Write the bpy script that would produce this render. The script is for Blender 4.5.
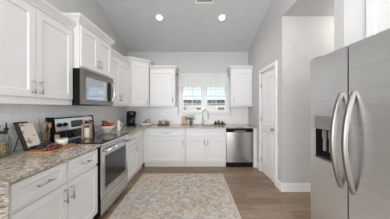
import bpy, bmesh, math, random
from mathutils import Vector, Matrix
random.seed(7)
PI = math.pi
for o in list(bpy.data.objects):
    bpy.data.objects.remove(o)
COL = bpy.context.scene.collection
SC = bpy.context.scene

# ------------------------------------------------------------------ camera, world, lights, exposure
CAM_H = 1.335
cd = bpy.data.cameras.new('camera')
cd.sensor_width = 36.0
cd.lens = 164.0 / 390.0 * 36.0
cd.shift_y = -1.5 / 390.0
cd.clip_start = 0.05
cam = bpy.data.objects.new('camera', cd)
cam.location = (0, 0, CAM_H)
cam.rotation_euler = (PI / 2, 0, 0)
COL.objects.link(cam)
SC.camera = cam

w = bpy.data.worlds.new('world')
SC.world = w
w.use_nodes = True
bg = w.node_tree.nodes['Background']
bg.inputs[0].default_value = (0.72, 0.86, 1.0, 1)
bg.inputs[1].default_value = 0.95

SC.view_settings.view_transform = 'Standard'
SC.view_settings.look = 'None'
SC.view_settings.gamma = 1
SC.view_settings.use_curve_mapping = False
SC.view_settings.exposure = 0.33

def area(name, loc, rot, sx, sy, watts, color=(1, 1, 1)):
    l = bpy.data.lights.new(name, 'AREA')
    l.shape = 'RECTANGLE'
    l.size, l.size_y = sx, sy
    l.energy = watts
    l.color = color
    o = bpy.data.objects.new(name, l)
    o.location = loc
    o.rotation_euler = rot
    COL.objects.link(o)
    return o
# area light added behind the camera as daylight from unseen living-room windows
area('added_rear_light', (-0.1, -3.46, 1.45), (PI / 2, 0, 0), 3.0, 2.2, 112, (0.97, 0.985, 1.0))
# added unseen light outside an opening in the fridge wall, standing for side-window daylight
area('added_side_light', (2.10, -1.6, 1.5), (0, PI / 2, 0), 1.9, 1.8, 10, (0.97, 0.985, 1.0))
# light added out of view in the left wall to brighten the door wall
area('added_left_light', (-1.84, -1.7, 1.45), (0, -PI / 2, 0), 1.85, 1.75, 135, (0.97, 0.985, 1.0))
sl = bpy.data.lights.new('sun', 'SUN'); sl.energy = 2.2; sl.angle = 0.01; sl.color = (1.0, 0.96, 0.9)
so = bpy.data.objects.new('sun', sl); so.rotation_euler = (math.radians(38), 0, math.radians(12)); COL.objects.link(so)

# ------------------------------------------------------------------ materials
def new_mat(name):
    m = bpy.data.materials.new(name)
    m.use_nodes = True
    nt = m.node_tree
    return m, nt, nt.nodes['Principled BSDF']

def simple(name, col, rough=0.5, metal=0.0, var=0.03, scale=6.0, bump=0.0, bscale=200.0, spec=None, stretch=None):
    m, nt, p = new_mat(name)
    N, L = nt.nodes, nt.links
    tc = N.new('ShaderNodeTexCoord')
    mp = N.new('ShaderNodeMapping')
    L.new(tc.outputs['Object'], mp.inputs[0])
    if stretch: mp.inputs['Scale'].default_value = stretch
    nz = N.new('ShaderNodeTexNoise')
    nz.inputs['Scale'].default_value = scale
    nz.inputs['Detail'].default_value = 4
    L.new(mp.outputs[0], nz.inputs['Vector'])
    cr = N.new('ShaderNodeValToRGB')
    cr.color_ramp.elements[0].position = 0.3
    cr.color_ramp.elements[1].position = 0.7
    cr.color_ramp.elements[0].color = tuple(max(0, c * (1 - var)) for c in col) + (1,)
    cr.color_ramp.elements[1].color = tuple(min(1, c * (1 + var)) for c in col) + (1,)
    L.new(nz.outputs[0], cr.inputs[0])
    L.new(cr.outputs[0], p.inputs['Base Color'])
    p.inputs['Roughness'].default_value = rough
    p.inputs['Metallic'].default_value = metal
    if spec is not None: p.inputs['Specular IOR Level'].default_value = spec
    if bump > 0:
        n2 = N.new('ShaderNodeTexNoise')
        n2.inputs['Scale'].default_value = bscale
        L.new(mp.outputs[0], n2.inputs['Vector'])
        b = N.new('ShaderNodeBump')
        b.inputs['Strength'].default_value = bump
        b.inputs['Distance'].default_value = 0.002
        L.new(n2.outputs[0], b.inputs['Height'])
        L.new(b.outputs[0], p.inputs['Normal'])
    return m

M = {}
M['wall'] = simple('wall_paint', (0.565, 0.557, 0.547), 0.85, bump=0.08, bscale=260)
M['ceil'] = simple('ceiling_paint', (0.58, 0.585, 0.585), 0.9, bump=0.05, bscale=200)
M['trim'] = simple('trim_white', (0.84, 0.835, 0.83), 0.4)
M['cab'] = simple('cabinet_white', (0.77, 0.765, 0.755), 0.38, var=0.015)
M['nickel'] = simple('satin_nickel', (0.50, 0.49, 0.47), 0.28, 1.0)
M['steel'] = simple('stainless_steel', (0.68, 0.69, 0.695), 0.27, 1.0, var=0.05, scale=3, bump=0.05, bscale=90, stretch=(0.25, 0.25, 14))
M['steel_h'] = simple('polished_steel', (0.66, 0.65, 0.63), 0.22, 1.0)
M['steel_d'] = simple('dark_steel', (0.24, 0.235, 0.23), 0.35, 0.9)
M['steel_p'] = simple('dispenser_steel', (0.42, 0.415, 0.405), 0.35, 0.9)
M['handle_s'] = simple('fridge_handle_steel', (0.24, 0.225, 0.21), 0.45, 1.0)
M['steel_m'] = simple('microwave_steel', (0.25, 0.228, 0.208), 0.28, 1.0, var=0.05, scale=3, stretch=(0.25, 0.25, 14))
M['steel_f'] = simple('fridge_steel', (0.74, 0.74, 0.735), 0.36, 1.0, var=0.05, scale=3, bump=0.05, bscale=90, stretch=(0.25, 0.25, 14))
M['steel_w'] = simple('dishwasher_steel', (0.47, 0.47, 0.465), 0.26, 1.0, var=0.05, scale=3, stretch=(14, 0.25, 0.25))
M['black'] = simple('black_plastic', (0.010, 0.010, 0.011), 0.5, spec=0.1)
M['blackglass'] = simple('black_glass', (0.010, 0.010, 0.012), 0.06)
M['greyglass'] = simple('oven_glass', (0.025, 0.024, 0.024), 0.08)
M['mirrorglass'] = simple('microwave_glass', (0.52, 0.53, 0.55), 0.05, 1.0)
M['panel_grey'] = simple('grey_plastic', (0.22, 0.215, 0.21), 0.4)
M['iron'] = simple('black_iron', (0.015, 0.014, 0.014), 0.5)
M['cream'] = simple('cream_ceramic', (0.78, 0.74, 0.67), 0.35)
M['white'] = simple('white_ceramic', (0.82, 0.80, 0.77), 0.25)
M['tan'] = simple('tan_ceramic', (0.30, 0.17, 0.10), 0.5, var=0.2, scale=14)
M['wood'] = simple('board_wood', (0.42, 0.22, 0.10), 0.5, var=0.3, scale=9, stretch=(8, 1, 8))
M['wood_l'] = simple('light_wood', (0.42, 0.27, 0.16), 0.55, var=0.2, scale=9, stretch=(6, 6, 1))
M['wood_d'] = simple('dark_wood', (0.06, 0.035, 0.022), 0.5, var=0.3, scale=9)
M['wood_p'] = simple('pinkish_wood', (0.60, 0.43, 0.33), 0.55, var=0.12, scale=9, stretch=(8, 8, 1))
M['apple'] = simple('apple_red', (0.36, 0.035, 0.03), 0.3, var=0.5, scale=14)
M['apple2'] = simple('apple_orange_red', (0.50, 0.10, 0.035), 0.3, var=0.4, scale=14)
M['pear'] = simple('pear_green', (0.45, 0.46, 0.12), 0.4, var=0.2, scale=14)
M['leaf'] = simple('leaf_green', (0.17, 0.25, 0.075), 0.5, var=0.45, scale=20)
M['grape_r'] = simple('grape_red', (0.13, 0.04, 0.045), 0.3, var=0.5, scale=25)
M['grape_k'] = simple('grape_black', (0.035, 0.025, 0.03), 0.3, var=0.4, scale=25)
M['cheese'] = simple('cheese_yellow', (0.72, 0.50, 0.20), 0.55, var=0.08, scale=20)
M['dip'] = simple('dark_dip', (0.09, 0.04, 0.025), 0.5, var=0.5, scale=60)
M['pasta'] = simple('dry_pasta', (0.50, 0.37, 0.18), 0.6, var=0.5, scale=60)
M['cover'] = simple('book_cover', (0.03, 0.03, 0.03), 0.5)
M['flower'] = simple('dried_pink', (0.45, 0.22, 0.17), 0.7, var=0.3, scale=30)
M['flower_w'] = simple('dried_white', (0.72, 0.67, 0.60), 0.7, var=0.1, scale=30)
M['soil'] = simple('potting_soil', (0.04, 0.03, 0.02), 0.9, var=0.4, scale=60)
M['pot'] = simple('grey_pot', (0.13, 0.13, 0.125), 0.6, var=0.2, scale=30)
M['amber'] = simple('dark_bottle_glass', (0.03, 0.018, 0.012), 0.15)
M['amber_g'] = simple('olive_bottle_glass', (0.05, 0.06, 0.03), 0.15)
M['stem'] = simple('stem_brown', (0.13, 0.10, 0.04), 0.7)
M['vinyl'] = simple('window_vinyl', (0.85, 0.85, 0.85), 0.4)
M['lawn'] = simple('lawn_green', (0.20, 0.21, 0.12), 0.9, var=0.3, scale=3)
M['siding'] = simple('house_siding', (0.66, 0.58, 0.50), 0.8, var=0.10, scale=1.5)
M['shingle'] = simple('roof_shingle', (0.05, 0.048, 0.05), 0.9, var=0.3, scale=4)
M['teal'] = simple('teal_paint', (0.10, 0.26, 0.28), 0.6)

def emit(name, col, s):
    m, nt, p = new_mat(name)
    p.inputs['Base Color'].default_value = (0.8, 0.8, 0.8, 1)
    p.inputs['Emission Color'].default_value = col + (1,)
    p.inputs['Emission Strength'].default_value = s
    return m
M['lamp'] = emit('led_diffuser', (1.0, 0.97, 0.92), 9.0)
M['display'] = simple('display_black', (0.006, 0.008, 0.012), 0.1)

def glass(name, tint=(1, 1, 1), fac=0.08):
    m = bpy.data.materials.new(name)
    m.use_nodes = True
    nt = m.node_tree
    N, L = nt.nodes, nt.links
    N.remove(N['Principled BSDF'])
    t = N.new('ShaderNodeBsdfTransparent'); t.inputs[0].default_value = tint + (1,)
    g = N.new('ShaderNodeBsdfGlossy'); g.inputs['Roughness'].default_value = 0.03
    lw = N.new('ShaderNodeLayerWeight'); lw.inputs[0].default_value = 0.25
    mul = N.new('ShaderNodeMath'); mul.operation = 'MULTIPLY_ADD'
    mul.inputs[1].default_value = 0.3; mul.inputs[2].default_value = fac
    L.new(lw.outputs['Facing'], mul.inputs[0])
    mx = N.new('ShaderNodeMixShader')
    L.new(mul.outputs[0], mx.inputs[0]); L.new(t.outputs[0], mx.inputs[1]); L.new(g.outputs[0], mx.inputs[2])
    L.new(mx.outputs[0], N['Material Output'].inputs[0])
    return m
M['pane'] = glass('window_glass', fac=0.008)
M['jarglass'] = glass('clear_jar_glass', (0.93, 0.95, 0.94), 0.06)

def sheer():
    m = bpy.data.materials.new('sheer_fabric')
    m.use_nodes = True
    nt = m.node_tree
    N, L = nt.nodes, nt.links
    N.remove(N['Principled BSDF'])
    d = N.new('ShaderNodeBsdfDiffuse'); d.inputs[0].default_value = (0.93, 0.93, 0.93, 1)
    t = N.new('ShaderNodeBsdfTranslucent'); t.inputs[0].default_value = (0.95, 0.95, 0.95, 1)
    a = N.new('ShaderNodeBsdfTransparent')
    tc = N.new('ShaderNodeTexCoord'); nz = N.new('ShaderNodeTexNoise'); nz.inputs['Scale'].default_value = 60
    L.new(tc.outputs['Object'], nz.inputs['Vector'])
    m1 = N.new('ShaderNodeMixShader'); m1.inputs[0].default_value = 0.4
    L.new(d.outputs[0], m1.inputs[1]); L.new(t.outputs[0], m1.inputs[2])
    mr = N.new('ShaderNodeMapRange'); mr.inputs['To Min'].default_value = 0.60; mr.inputs['To Max'].default_value = 0.78
    L.new(nz.outputs[0], mr.inputs['Value'])
    m2 = N.new('ShaderNodeMixShader')
    L.new(mr.outputs[0], m2.inputs[0]); L.new(a.outputs[0], m2.inputs[1]); L.new(m1.outputs[0], m2.inputs[2])
    L.new(m2.outputs[0], N['Material Output'].inputs[0])
    return m
M['sheer'] = sheer()

def granite():
    m, nt, p = new_mat('granite')
    N, L = nt.nodes, nt.links
    tc = N.new('ShaderNodeTexCoord')
    n1 = N.new('ShaderNodeTexNoise'); n1.inputs['Scale'].default_value = 30; n1.inputs['Detail'].default_value = 6; n1.inputs['Roughness'].default_value = 0.75
    L.new(tc.outputs['Object'], n1.inputs['Vector'])
    r1 = N.new('ShaderNodeValToRGB')
    e = r1.color_ramp.elements
    e[0].position = 0.30; e[0].color = (0.10, 0.075, 0.055, 1)
    e[1].position = 0.72; e[1].color = (0.62, 0.56, 0.48, 1)
    for pos, c in ((0.41, (0.26, 0.20, 0.145, 1)), (0.50, (0.40, 0.325, 0.25, 1)), (0.58, (0.50, 0.43, 0.345, 1))):
        k = e.new(pos); k.color = c
    L.new(n1.outputs[0], r1.inputs[0])
    v = N.new('ShaderNodeTexVoronoi'); v.inputs['Scale'].default_value = 62
    L.new(tc.outputs['Object'], v.inputs['Vector'])
    sep = N.new('ShaderNodeSeparateColor'); L.new(v.outputs['Color'], sep.inputs[0])
    r2 = N.new('ShaderNodeValToRGB'); r2.color_ramp.interpolation = 'CONSTANT'
    e = r2.color_ramp.elements
    e[0].position = 0.0; e[0].color = (0.05, 0.045, 0.04, 1)
    e[1].position = 0.12; e[1].color = (0.22, 0.21, 0.20, 1)
    for pos, c in ((0.25, (0.46, 0.38, 0.29, 1)), (0.62, (0.66, 0.60, 0.52, 1)), (0.88, (0.80, 0.77, 0.72, 1))):
        k = e.new(pos); k.color = c
    L.new(sep.outputs[0], r2.inputs[0])
    mx = N.new('ShaderNodeMix'); mx.data_type = 'RGBA'; mx.inputs[0].default_value = 0.55
    L.new(r1.outputs[0], mx.inputs[6]); L.new(r2.outputs[0], mx.inputs[7])
    L.new(mx.outputs[2], p.inputs['Base Color'])
    p.inputs['Roughness'].default_value = 0.12
    return m
M['granite'] = granite()

def tile(axis):
    m, nt, p = new_mat('subway_tile_' + axis)
    N, L = nt.nodes, nt.links
    tc = N.new('ShaderNodeTexCoord')
    sp = N.new('ShaderNodeSeparateXYZ'); L.new(tc.outputs['Object'], sp.inputs[0])
    cb = N.new('ShaderNodeCombineXYZ')
    L.new(sp.outputs['Y' if axis == 'left' else 'X'], cb.inputs[0]); L.new(sp.outputs['Z'], cb.inputs[1])
    mp = N.new('ShaderNodeMapping'); mp.inputs['Location'].default_value = (0.02, -0.914, 0)
    L.new(cb.outputs[0], mp.inputs[0])
    b = N.new('ShaderNodeTexBrick')
    b.inputs['Scale'].default_value = 1.0
    b.inputs['Brick Width'].default_value = 0.152; b.inputs['Row Height'].default_value = 0.076
    b.inputs['Mortar Size'].default_value = 0.0016; b.inputs['Mortar Smooth'].default_value = 0.3
    b.inputs['Color1'].default_value = (0.82, 0.815, 0.81, 1); b.inputs['Color2'].default_value = (0.86, 0.855, 0.85, 1)
    b.inputs['Mortar'].default_value = (0.70, 0.695, 0.69, 1)
    L.new(mp.outputs[0], b.inputs['Vector'])
    L.new(b.outputs['Color'], p.inputs['Base Color'])
    inv = N.new('ShaderNodeMath'); inv.operation = 'SUBTRACT'; inv.inputs[0].default_value = 1
    L.new(b.outputs['Fac'], inv.inputs[1])
    nz = N.new('ShaderNodeTexNoise'); nz.inputs['Scale'].default_value = 9
    L.new(tc.outputs['Object'], nz.inputs['Vector'])
    ad = N.new('ShaderNodeMath'); ad.operation = 'MULTIPLY_ADD'; ad.inputs[1].default_value = 0.6
    L.new(nz.outputs[0], ad.inputs[0]); L.new(inv.outputs[0], ad.inputs[2])
    bp = N.new('ShaderNodeBump'); bp.inputs['Strength'].default_value = 0.35; bp.inputs['Distance'].default_value = 0.003
    L.new(ad.outputs[0], bp.inputs['Height']); L.new(bp.outputs[0], p.inputs['Normal'])
    p.inputs['Roughness'].default_value = 0.22
    return m
M['tile_left'] = tile('left'); M['tile_back'] = tile('back')

def planks():
    m, nt, p = new_mat('plank_floor')
    N, L = nt.nodes, nt.links
    tc = N.new('ShaderNodeTexCoord')
    b = N.new('ShaderNodeTexBrick')
    b.inputs['Scale'].default_value = 1.0
    b.inputs['Brick Width'].default_value = 1.22; b.inputs['Row Height'].default_value = 0.152
    b.inputs['Mortar Size'].default_value = 0.0016; b.inputs['Mortar Smooth'].default_value = 0.2
    b.offset = 0.37; b.inputs['Bias'].default_value = 0.0
    b.inputs['Color1'].default_value = (0.23, 0.155, 0.105, 1); b.inputs['Color2'].default_value = (0.335, 0.243, 0.177, 1)
    b.inputs['Mortar'].default_value = (0.11, 0.075, 0.05, 1)
    L.new(tc.outputs['Object'], b.inputs['Vector'])
    mp = N.new('ShaderNodeMapping'); mp.inputs['Scale'].default_value = (1.6, 16, 1)
    L.new(tc.outputs['Object'], mp.inputs[0])
    n = N.new('ShaderNodeTexNoise'); n.inputs['Scale'].default_value = 2.2; n.inputs['Detail'].default_value = 6; n.inputs['Roughness'].default_value = 0.65
    L.new(mp.outputs[0], n.inputs['Vector'])
    r = N.new('ShaderNodeValToRGB')
    r.color_ramp.elements[0].position = 0.3; r.color_ramp.elements[0].color = (0.68, 0.66, 0.65, 1)
    r.color_ramp.elements[1].position = 0.7; r.color_ramp.elements[1].color = (1.25, 1.24, 1.22, 1)
    L.new(n.outputs[0], r.inputs[0])
    mx = N.new('ShaderNodeMix'); mx.data_type = 'RGBA'; mx.blend_type = 'MULTIPLY'; mx.inputs[0].default_value = 1.0
    L.new(b.outputs['Color'], mx.inputs[6]); L.new(r.outputs[0], mx.inputs[7])
    L.new(mx.outputs[2], p.inputs['Base Color'])
    p.inputs['Roughness'].default_value = 0.42
    return m
M['floor'] = planks()

def rugmat(hx, hy):
    m, nt, p = new_mat('distressed_rug')
    N, L = nt.nodes, nt.links
    tc = N.new('ShaderNodeTexCoord')
    n1 = N.new('ShaderNodeTexNoise'); n1.inputs['Scale'].default_value = 13.0; n1.inputs['Detail'].default_value = 9; n1.inputs['Roughness'].default_value = 0.78; n1.inputs['Distortion'].default_value = 0.8
    L.new(tc.outputs['Object'], n1.inputs['Vector'])
    r1 = N.new('ShaderNodeValToRGB')
    e = r1.color_ramp.elements
    e[0].position = 0.38; e[0].color = (0.36, 0.32, 0.295, 1)
    e[1].position = 0.62; e[1].color = (0.72, 0.64, 0.56, 1)
    for pos, c in ((0.455, (0.47, 0.41, 0.365, 1)), (0.52, (0.62, 0.545, 0.475, 1))):
        k = e.new(pos); k.color = c
    L.new(n1.outputs[0], r1.inputs[0])
    v = N.new('ShaderNodeTexVoronoi'); v.inputs['Scale'].default_value = 11; v.feature = 'DISTANCE_TO_EDGE'
    n3 = N.new('ShaderNodeTexNoise'); n3.inputs['Scale'].default_value = 6; L.new(tc.outputs['Object'], n3.inputs['Vector'])
    va = N.new('ShaderNodeMix'); va.data_type = 'RGBA'; va.inputs[0].default_value = 0.25
    L.new(tc.outputs['Object'], va.inputs[6]); L.new(n3.outputs['Color'], va.inputs[7]); L.new(va.outputs[2], v.inputs['Vector'])
    r2 = N.new('ShaderNodeValToRGB')
    r2.color_ramp.elements[0].position = 0.02; r2.color_ramp.elements[0].color = (0.55, 0.56, 0.60, 1)
    r2.color_ramp.elements[1].position = 0.10; r2.color_ramp.elements[1].color = (1, 1, 1, 1)
    L.new(v.outputs['Distance'], r2.inputs[0])
    mx = N.new('ShaderNodeMix'); mx.data_type = 'RGBA'; mx.blend_type = 'MULTIPLY'; mx.inputs[0].default_value = 0.35
    L.new(r1.outputs[0], mx.inputs[6]); L.new(r2.outputs[0], mx.inputs[7])
    # woven border: distance to the nearest edge of the rug
    sp = N.new('ShaderNodeSeparateXYZ'); L.new(tc.outputs['Object'], sp.inputs[0])
    def edge(out, h):
        a = N.new('ShaderNodeMath'); a.operation = 'ABSOLUTE'; L.new(out, a.inputs[0])
        s = N.new('ShaderNodeMath'); s.operation = 'SUBTRACT'; s.inputs[0].default_value = h; L.new(a.outputs[0], s.inputs[1])
        return s
    mn = N.new('ShaderNodeMath'); mn.operation = 'MINIMUM'
    L.new(edge(sp.outputs['X'], hx).outputs[0], mn.inputs[0]); L.new(edge(sp.outputs['Y'], hy).outputs[0], mn.inputs[1])
    r3 = N.new('ShaderNodeValToRGB'); r3.color_ramp.interpolation = 'CONSTANT'
    e = r3.color_ramp.elements
    e[0].position = 0.0; e[0].color = (1, 1, 1, 1)
    e[1].position = 0.03; e[1].color = (0.10, 0.10, 0.10, 1)
    for pos, c in ((0.17, 0.45), (0.185, 0.0)):
        k = e.new(pos); k.color = (c, c, c, 1)
    L.new(mn.outputs[0], r3.inputs[0])
    mb = N.new('ShaderNodeMix'); mb.data_type = 'RGBA'
    L.new(r3.outputs[0], mb.inputs[0]); L.new(mx.outputs[2], mb.inputs[6]); mb.inputs[7].default_value = (0.58, 0.50, 0.42, 1)
    n4 = N.new('ShaderNodeTexNoise'); n4.inputs['Scale'].default_value = 1.7; n4.inputs['Detail'].default_value = 3
    L.new(tc.outputs['Object'], n4.inputs['Vector'])
    r4 = N.new('ShaderNodeValToRGB')
    r4.color_ramp.elements[0].position = 0.40; r4.color_ramp.elements[0].color = (1.0, 0.96, 0.90, 1)
    r4.color_ramp.elements[1].position = 0.58; r4.color_ramp.elements[1].color = (0.95, 0.98, 1.03, 1)
    L.new(n4.outputs[0], r4.inputs[0])
    mt = N.new('ShaderNodeMix'); mt.data_type = 'RGBA'; mt.blend_type = 'MULTIPLY'; mt.inputs[0].default_value = 1.0
    L.new(mb.outputs[2], mt.inputs[6]); L.new(r4.outputs[0], mt.inputs[7])
    L.new(mt.outputs[2], p.inputs['Base Color'])
    n2 = N.new('ShaderNodeTexNoise'); n2.inputs['Scale'].default_value = 160
    L.new(tc.outputs['Object'], n2.inputs['Vector'])
    bp = N.new('ShaderNodeBump'); bp.inputs['Strength'].default_value = 0.4; bp.inputs['Distance'].default_value = 0.004
    L.new(n2.outputs[0], bp.inputs['Height']); L.new(bp.outputs[0], p.inputs['Normal'])
    p.inputs['Roughness'].default_value = 0.95
    return m

def pagemat():
    m, nt, p = new_mat('printed_page')
    N, L = nt.nodes, nt.links
    tc = N.new('ShaderNodeTexCoord')
    n = N.new('ShaderNodeTexNoise'); n.inputs['Scale'].default_value = 15
    L.new(tc.outputs['Object'], n.inputs['Vector'])
    r = N.new('ShaderNodeValToRGB')
    e = r.color_ramp.elements
    e[0].position = 0.34; e[0].color = (0.34, 0.26, 0.20, 1)
    e[1].position = 0.46; e[1].color = (0.74, 0.67, 0.58, 1)
    L.new(n.outputs[0], r.inputs[0]); L.new(r.outputs[0], p.inputs['Base Color'])
    p.inputs['Roughness'].default_value = 0.6
    return m
M['page'] = pagemat()

# ------------------------------------------------------------------ mesh helpers
def B(): return bmesh.new()

def box(bm, x0, x1, y0, y1, z0, z1):
    vs = [bm.verts.new(c) for c in ((x0, y0, z0), (x1, y0, z0), (x1, y1, z0), (x0, y1, z0), (x0, y0, z1), (x1, y0, z1), (x1, y1, z1), (x0, y1, z1))]
    for f in ((0, 3, 2, 1), (4, 5, 6, 7), (0, 1, 5, 4), (1, 2, 6, 5), (2, 3, 7, 6), (3, 0, 4, 7)):
        bm.faces.new([vs[i] for i in f])
    return bm

def prism(bm, poly, axis, a0, a1):
    """poly of 2D points; axis 'z': (x,y), 'x': (y,z), 'y': (x,z)"""
    def P(p, a):
        return {'z': (p[0], p[1], a), 'x': (a, p[0], p[1]), 'y': (p[0], a, p[1])}[axis]
    A = [bm.verts.new(P(p, a0)) for p in poly]
    C = [bm.verts.new(P(p, a1)) for p in poly]
    bm.faces.new(A); bm.faces.new(C[::-1])
    n = len(poly)
    for i in range(n):
        bm.faces.new((A[i], C[i], C[(i + 1) % n], A[(i + 1) % n]))
    return bm

def tube(bm, pts, r, seg=10, cap=True):
    pts = [Vector(p) for p in pts]
    rs = r if isinstance(r, (list, tuple)) else [r] * len(pts)
    rings = []
    up = None
    for i, p in enumerate(pts):
        t = (pts[min(i + 1, len(pts) - 1)] - pts[max(i - 1, 0)]).normalized()
        if up is None:
            up = Vector((0, 0, 1)) if abs(t.z) < 0.9 else Vector((1, 0, 0))
        a = t.cross(up)
        if a.length < 1e-5: a = t.cross(Vector((0, 1, 0.3)))
        a.normalize(); b = a.cross(t).normalized(); up = b
        rings.append([bm.verts.new(p + (a * math.cos(2 * PI * k / seg) + b * math.sin(2 * PI * k / seg)) * rs[i]) for k in range(seg)])
    for i in range(len(rings) - 1):
        for k in range(seg):
            bm.faces.new((rings[i][k], rings[i][(k + 1) % seg], rings[i + 1][(k + 1) % seg], rings[i + 1][k]))
    if cap:
        bm.faces.new(rings[0][::-1]); bm.faces.new(rings[-1])
    return bm

def lathe(bm, prof, c=(0, 0, 0), seg=28):
    rings = []
    for r, z in prof:
        if r < 1e-6:
            rings.append([bm.verts.new((c[0], c[1], c[2] + z))])
        else:
            rings.append([bm.verts.new((c[0] + r * math.cos(2 * PI * k / seg), c[1] + r * math.sin(2 * PI * k / seg), c[2] + z)) for k in range(seg)])
    for a, b in zip(rings, rings[1:]):
        for k in range(seg):
            k2 = (k + 1) % seg
            if len(a) == 1 and len(b) == 1: continue
            if len(a) == 1: bm.faces.new((a[0], b[k2], b[k]))
            elif len(b) == 1: bm.faces.new((a[k], a[k2], b[0]))
            else: bm.faces.new((a[k], a[k2], b[k2], b[k]))
    return bm

def ball(bm, c, r, sx=1, sy=1, sz=1, seg=16, rings=10):
    m = Matrix.Translation(c) @ Matrix.Diagonal((r * sx, r * sy, r * sz, 1))
    bmesh.ops.create_uvsphere(bm, u_segments=seg, v_segments=rings, radius=1, matrix=m)
    return bm

def obj(name, bm, mat, parent=None, smooth=False, bevel=0.0, origin=None):
    bmesh.ops.recalc_face_normals(bm, faces=bm.faces)
    if origin is not None:
        bmesh.ops.translate(bm, verts=bm.verts, vec=-Vector(origin))
    me = bpy.data.meshes.new(name)
    bm.to_mesh(me); bm.free()
    me.materials.append(mat)
    if smooth:
        for f in me.polygons: f.use_smooth = True
    o = bpy.data.objects.new(name, me)
    if origin is not None: o.location = origin
    COL.objects.link(o)
    if parent: o.parent = parent
    if bevel:
        b = o.modifiers.new('bevel', 'BEVEL'); b.width = bevel; b.segments = 2; b.limit_method = 'ANGLE'; b.angle_limit = math.radians(40)
    return o

def thing(name, label, cat, loc=(0, 0, 0), rotz=0.0, group=None):
    o = bpy.data.objects.new(name, None)
    o.empty_display_size = 0.1
    COL.objects.link(o)
    o.location = loc; o.rotation_euler = (0, 0, rotz)
    return tag(o, label, cat, group)

def tag(o, label, cat, group=None):
    o['label'] = label; o['category'] = cat
    if group: o['group'] = group
    return o

def struct(name, bm, mat, parent=None, **k):
    o = obj(name, bm, mat, parent, **k)
    if parent is None: o['kind'] = 'structure'
    return o

# ------------------------------------------------------------------ dimensions
XL, XR, YB = -1.77, 1.39, 4.287      # left wall, door wall, back wall
YA = 2.62                            # wall of the opening behind the fridge
PL, SL, YR = 2.80, 0.36, 0.5         # plate height, ceiling slope, ridge
ZR = PL + SL * (YB - YR)
YE = YR - (YB - YR)                  # rear end of the vault = -3.287
def zc(y): return ZR - SL * abs(y - YR)
XF = 1.97                            # wall behind the fridge
FA = -1.13                           # door fronts of left base cabinets
FB = 3.677                           # door fronts of back base cabinets

# ------------------------------------------------------------------ structure
b = B(); box(b, XL - 0.12, 3.4, YE - 0.12, YB + 0.12, -0.08, 0.0)
struct('floor', b, M['floor'])
b = B(); prism(b, [(YB + 0.12, PL - 0.04), (YR, ZR), (YE - 0.12, PL - 0.04), (YE - 0.12, PL + 0.12), (YR, ZR + 0.16), (YB + 0.12, PL + 0.12)], 'x', XL - 0.12, XR + 0.12)
struct('ceiling', b, M['ceil'])
b = B(); box(b, XR + 0.12, 3.4, YE - 0.12, YA + 0.12, PL, PL + 0.1)
struct('ceiling_hall', b, M['ceil'])
b = B()
prism(b, [(-0.8, 0), (YB, 0), (YB, PL), (YR, ZR), (-0.8, zc(-0.8))], 'x', XL - 0.12, XL)
prism(b, [(-2.6, 0), (-0.8, 0), (-0.8, 0.5), (-2.6, 0.5)], 'x', XL - 0.12, XL)
prism(b, [(-2.6, 2.4), (-0.8, 2.4), (-0.8, zc(-0.8)), (-2.6, zc(-2.6))], 'x', XL - 0.12, XL)
prism(b, [(YE, 0), (-2.6, 0), (-2.6, zc(-2.6)), (YE, PL)], 'x', XL - 0.12, XL)
struct('wall_left', b, M['wall'])
# back wall with the window opening
WX0, WX1, WZ0, WZ1 = -0.365, 0.85, 1.225, 2.06
b = B()
box(b, XL - 0.12, WX0, YB, YB + 0.12, 0, PL + 0.02); box(b, WX1, XR + 0.12, YB, YB + 0.12, 0, PL + 0.02)
box(b, WX0, WX1, YB, YB + 0.12, 0, WZ0); box(b, WX0, WX1, YB, YB + 0.12, WZ1, PL + 0.02)
struct('wall_back', b, M['wall'])
# closet wall with the white door, plus header over the opening
DY0, DY1, DZ = 2.845, 3.455, 2.065
b = B()
prism(b, [(YA, 0), (DY0, 0), (DY0, DZ), (DY1, DZ), (DY1, 0), (YB, 0), (YB, PL), (YA, zc(YA))], 'x', XR, XR + 0.12)
struct('wall_right', b, M['wall'])
b = B(); prism(b, [(YE, PL), (YA, PL), (YA, zc(YA)), (YR, ZR), ], 'x', XR, XR + 0.12)
struct('wall_header', b, M['wall'])
b = B(); box(b, XR + 0.12, 3.3, YA, YA + 0.12, 0, PL)
struct('wall_hall', b, M['wall'])
b = B(); box(b, 3.3, 3.4, 1.72, YA + 0.12, 0, PL)
struct('wall_hall_end', b, M['wall'])
# stub wall beside the fridge, wall behind the fridge with an opening further back for the added side light
b = B(); box(b, 1.454, 3.3, 1.60, 1.713, 0, PL)
struct('wall_stub', b, M['wall'])
b = B()
box(b, XF, XF + 0.1, -0.6, 1.60, 0, PL); box(b, XF, XF + 0.1, YE, -2.6, 0, PL)
box(b, XF, XF + 0.1, -2.6, -0.6, 0, 0.5); box(b, XF, XF + 0.1, -2.6, -0.6, 2.4, PL)
struct('wall_fridge', b, M['wall'])
b = B()
box(b, XL - 0.12, -1.6, YE - 0.12, YE, 0, PL); box(b, 1.4, XF + 0.1, YE - 0.12, YE, 0, PL)
box(b, -1.6, 1.4, YE - 0.12, YE, 0, 0.3); box(b, -1.6, 1.4, YE - 0.12, YE, 2.6, PL)
struct('wall_rear', b, M['wall'])
# tiled backsplash
b = B(); box(b, XL, XL + 0.008, 0.2, YB, 0.914, 1.385)
struct('wall_tile_left', b, M['tile_left'])
b = B(); box(b, XL + 0.008, WX0 - 0.09, YB - 0.008, YB, 0.914, 1.385); box(b, WX1 + 0.09, XR, YB - 0.008, YB, 0.914, 1.385); box(b, WX0 - 0.09, WX1 + 0.09, YB - 0.008, YB, 0.914, 1.164)
struct('wall_tile_back', b, M['tile_back'])
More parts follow.
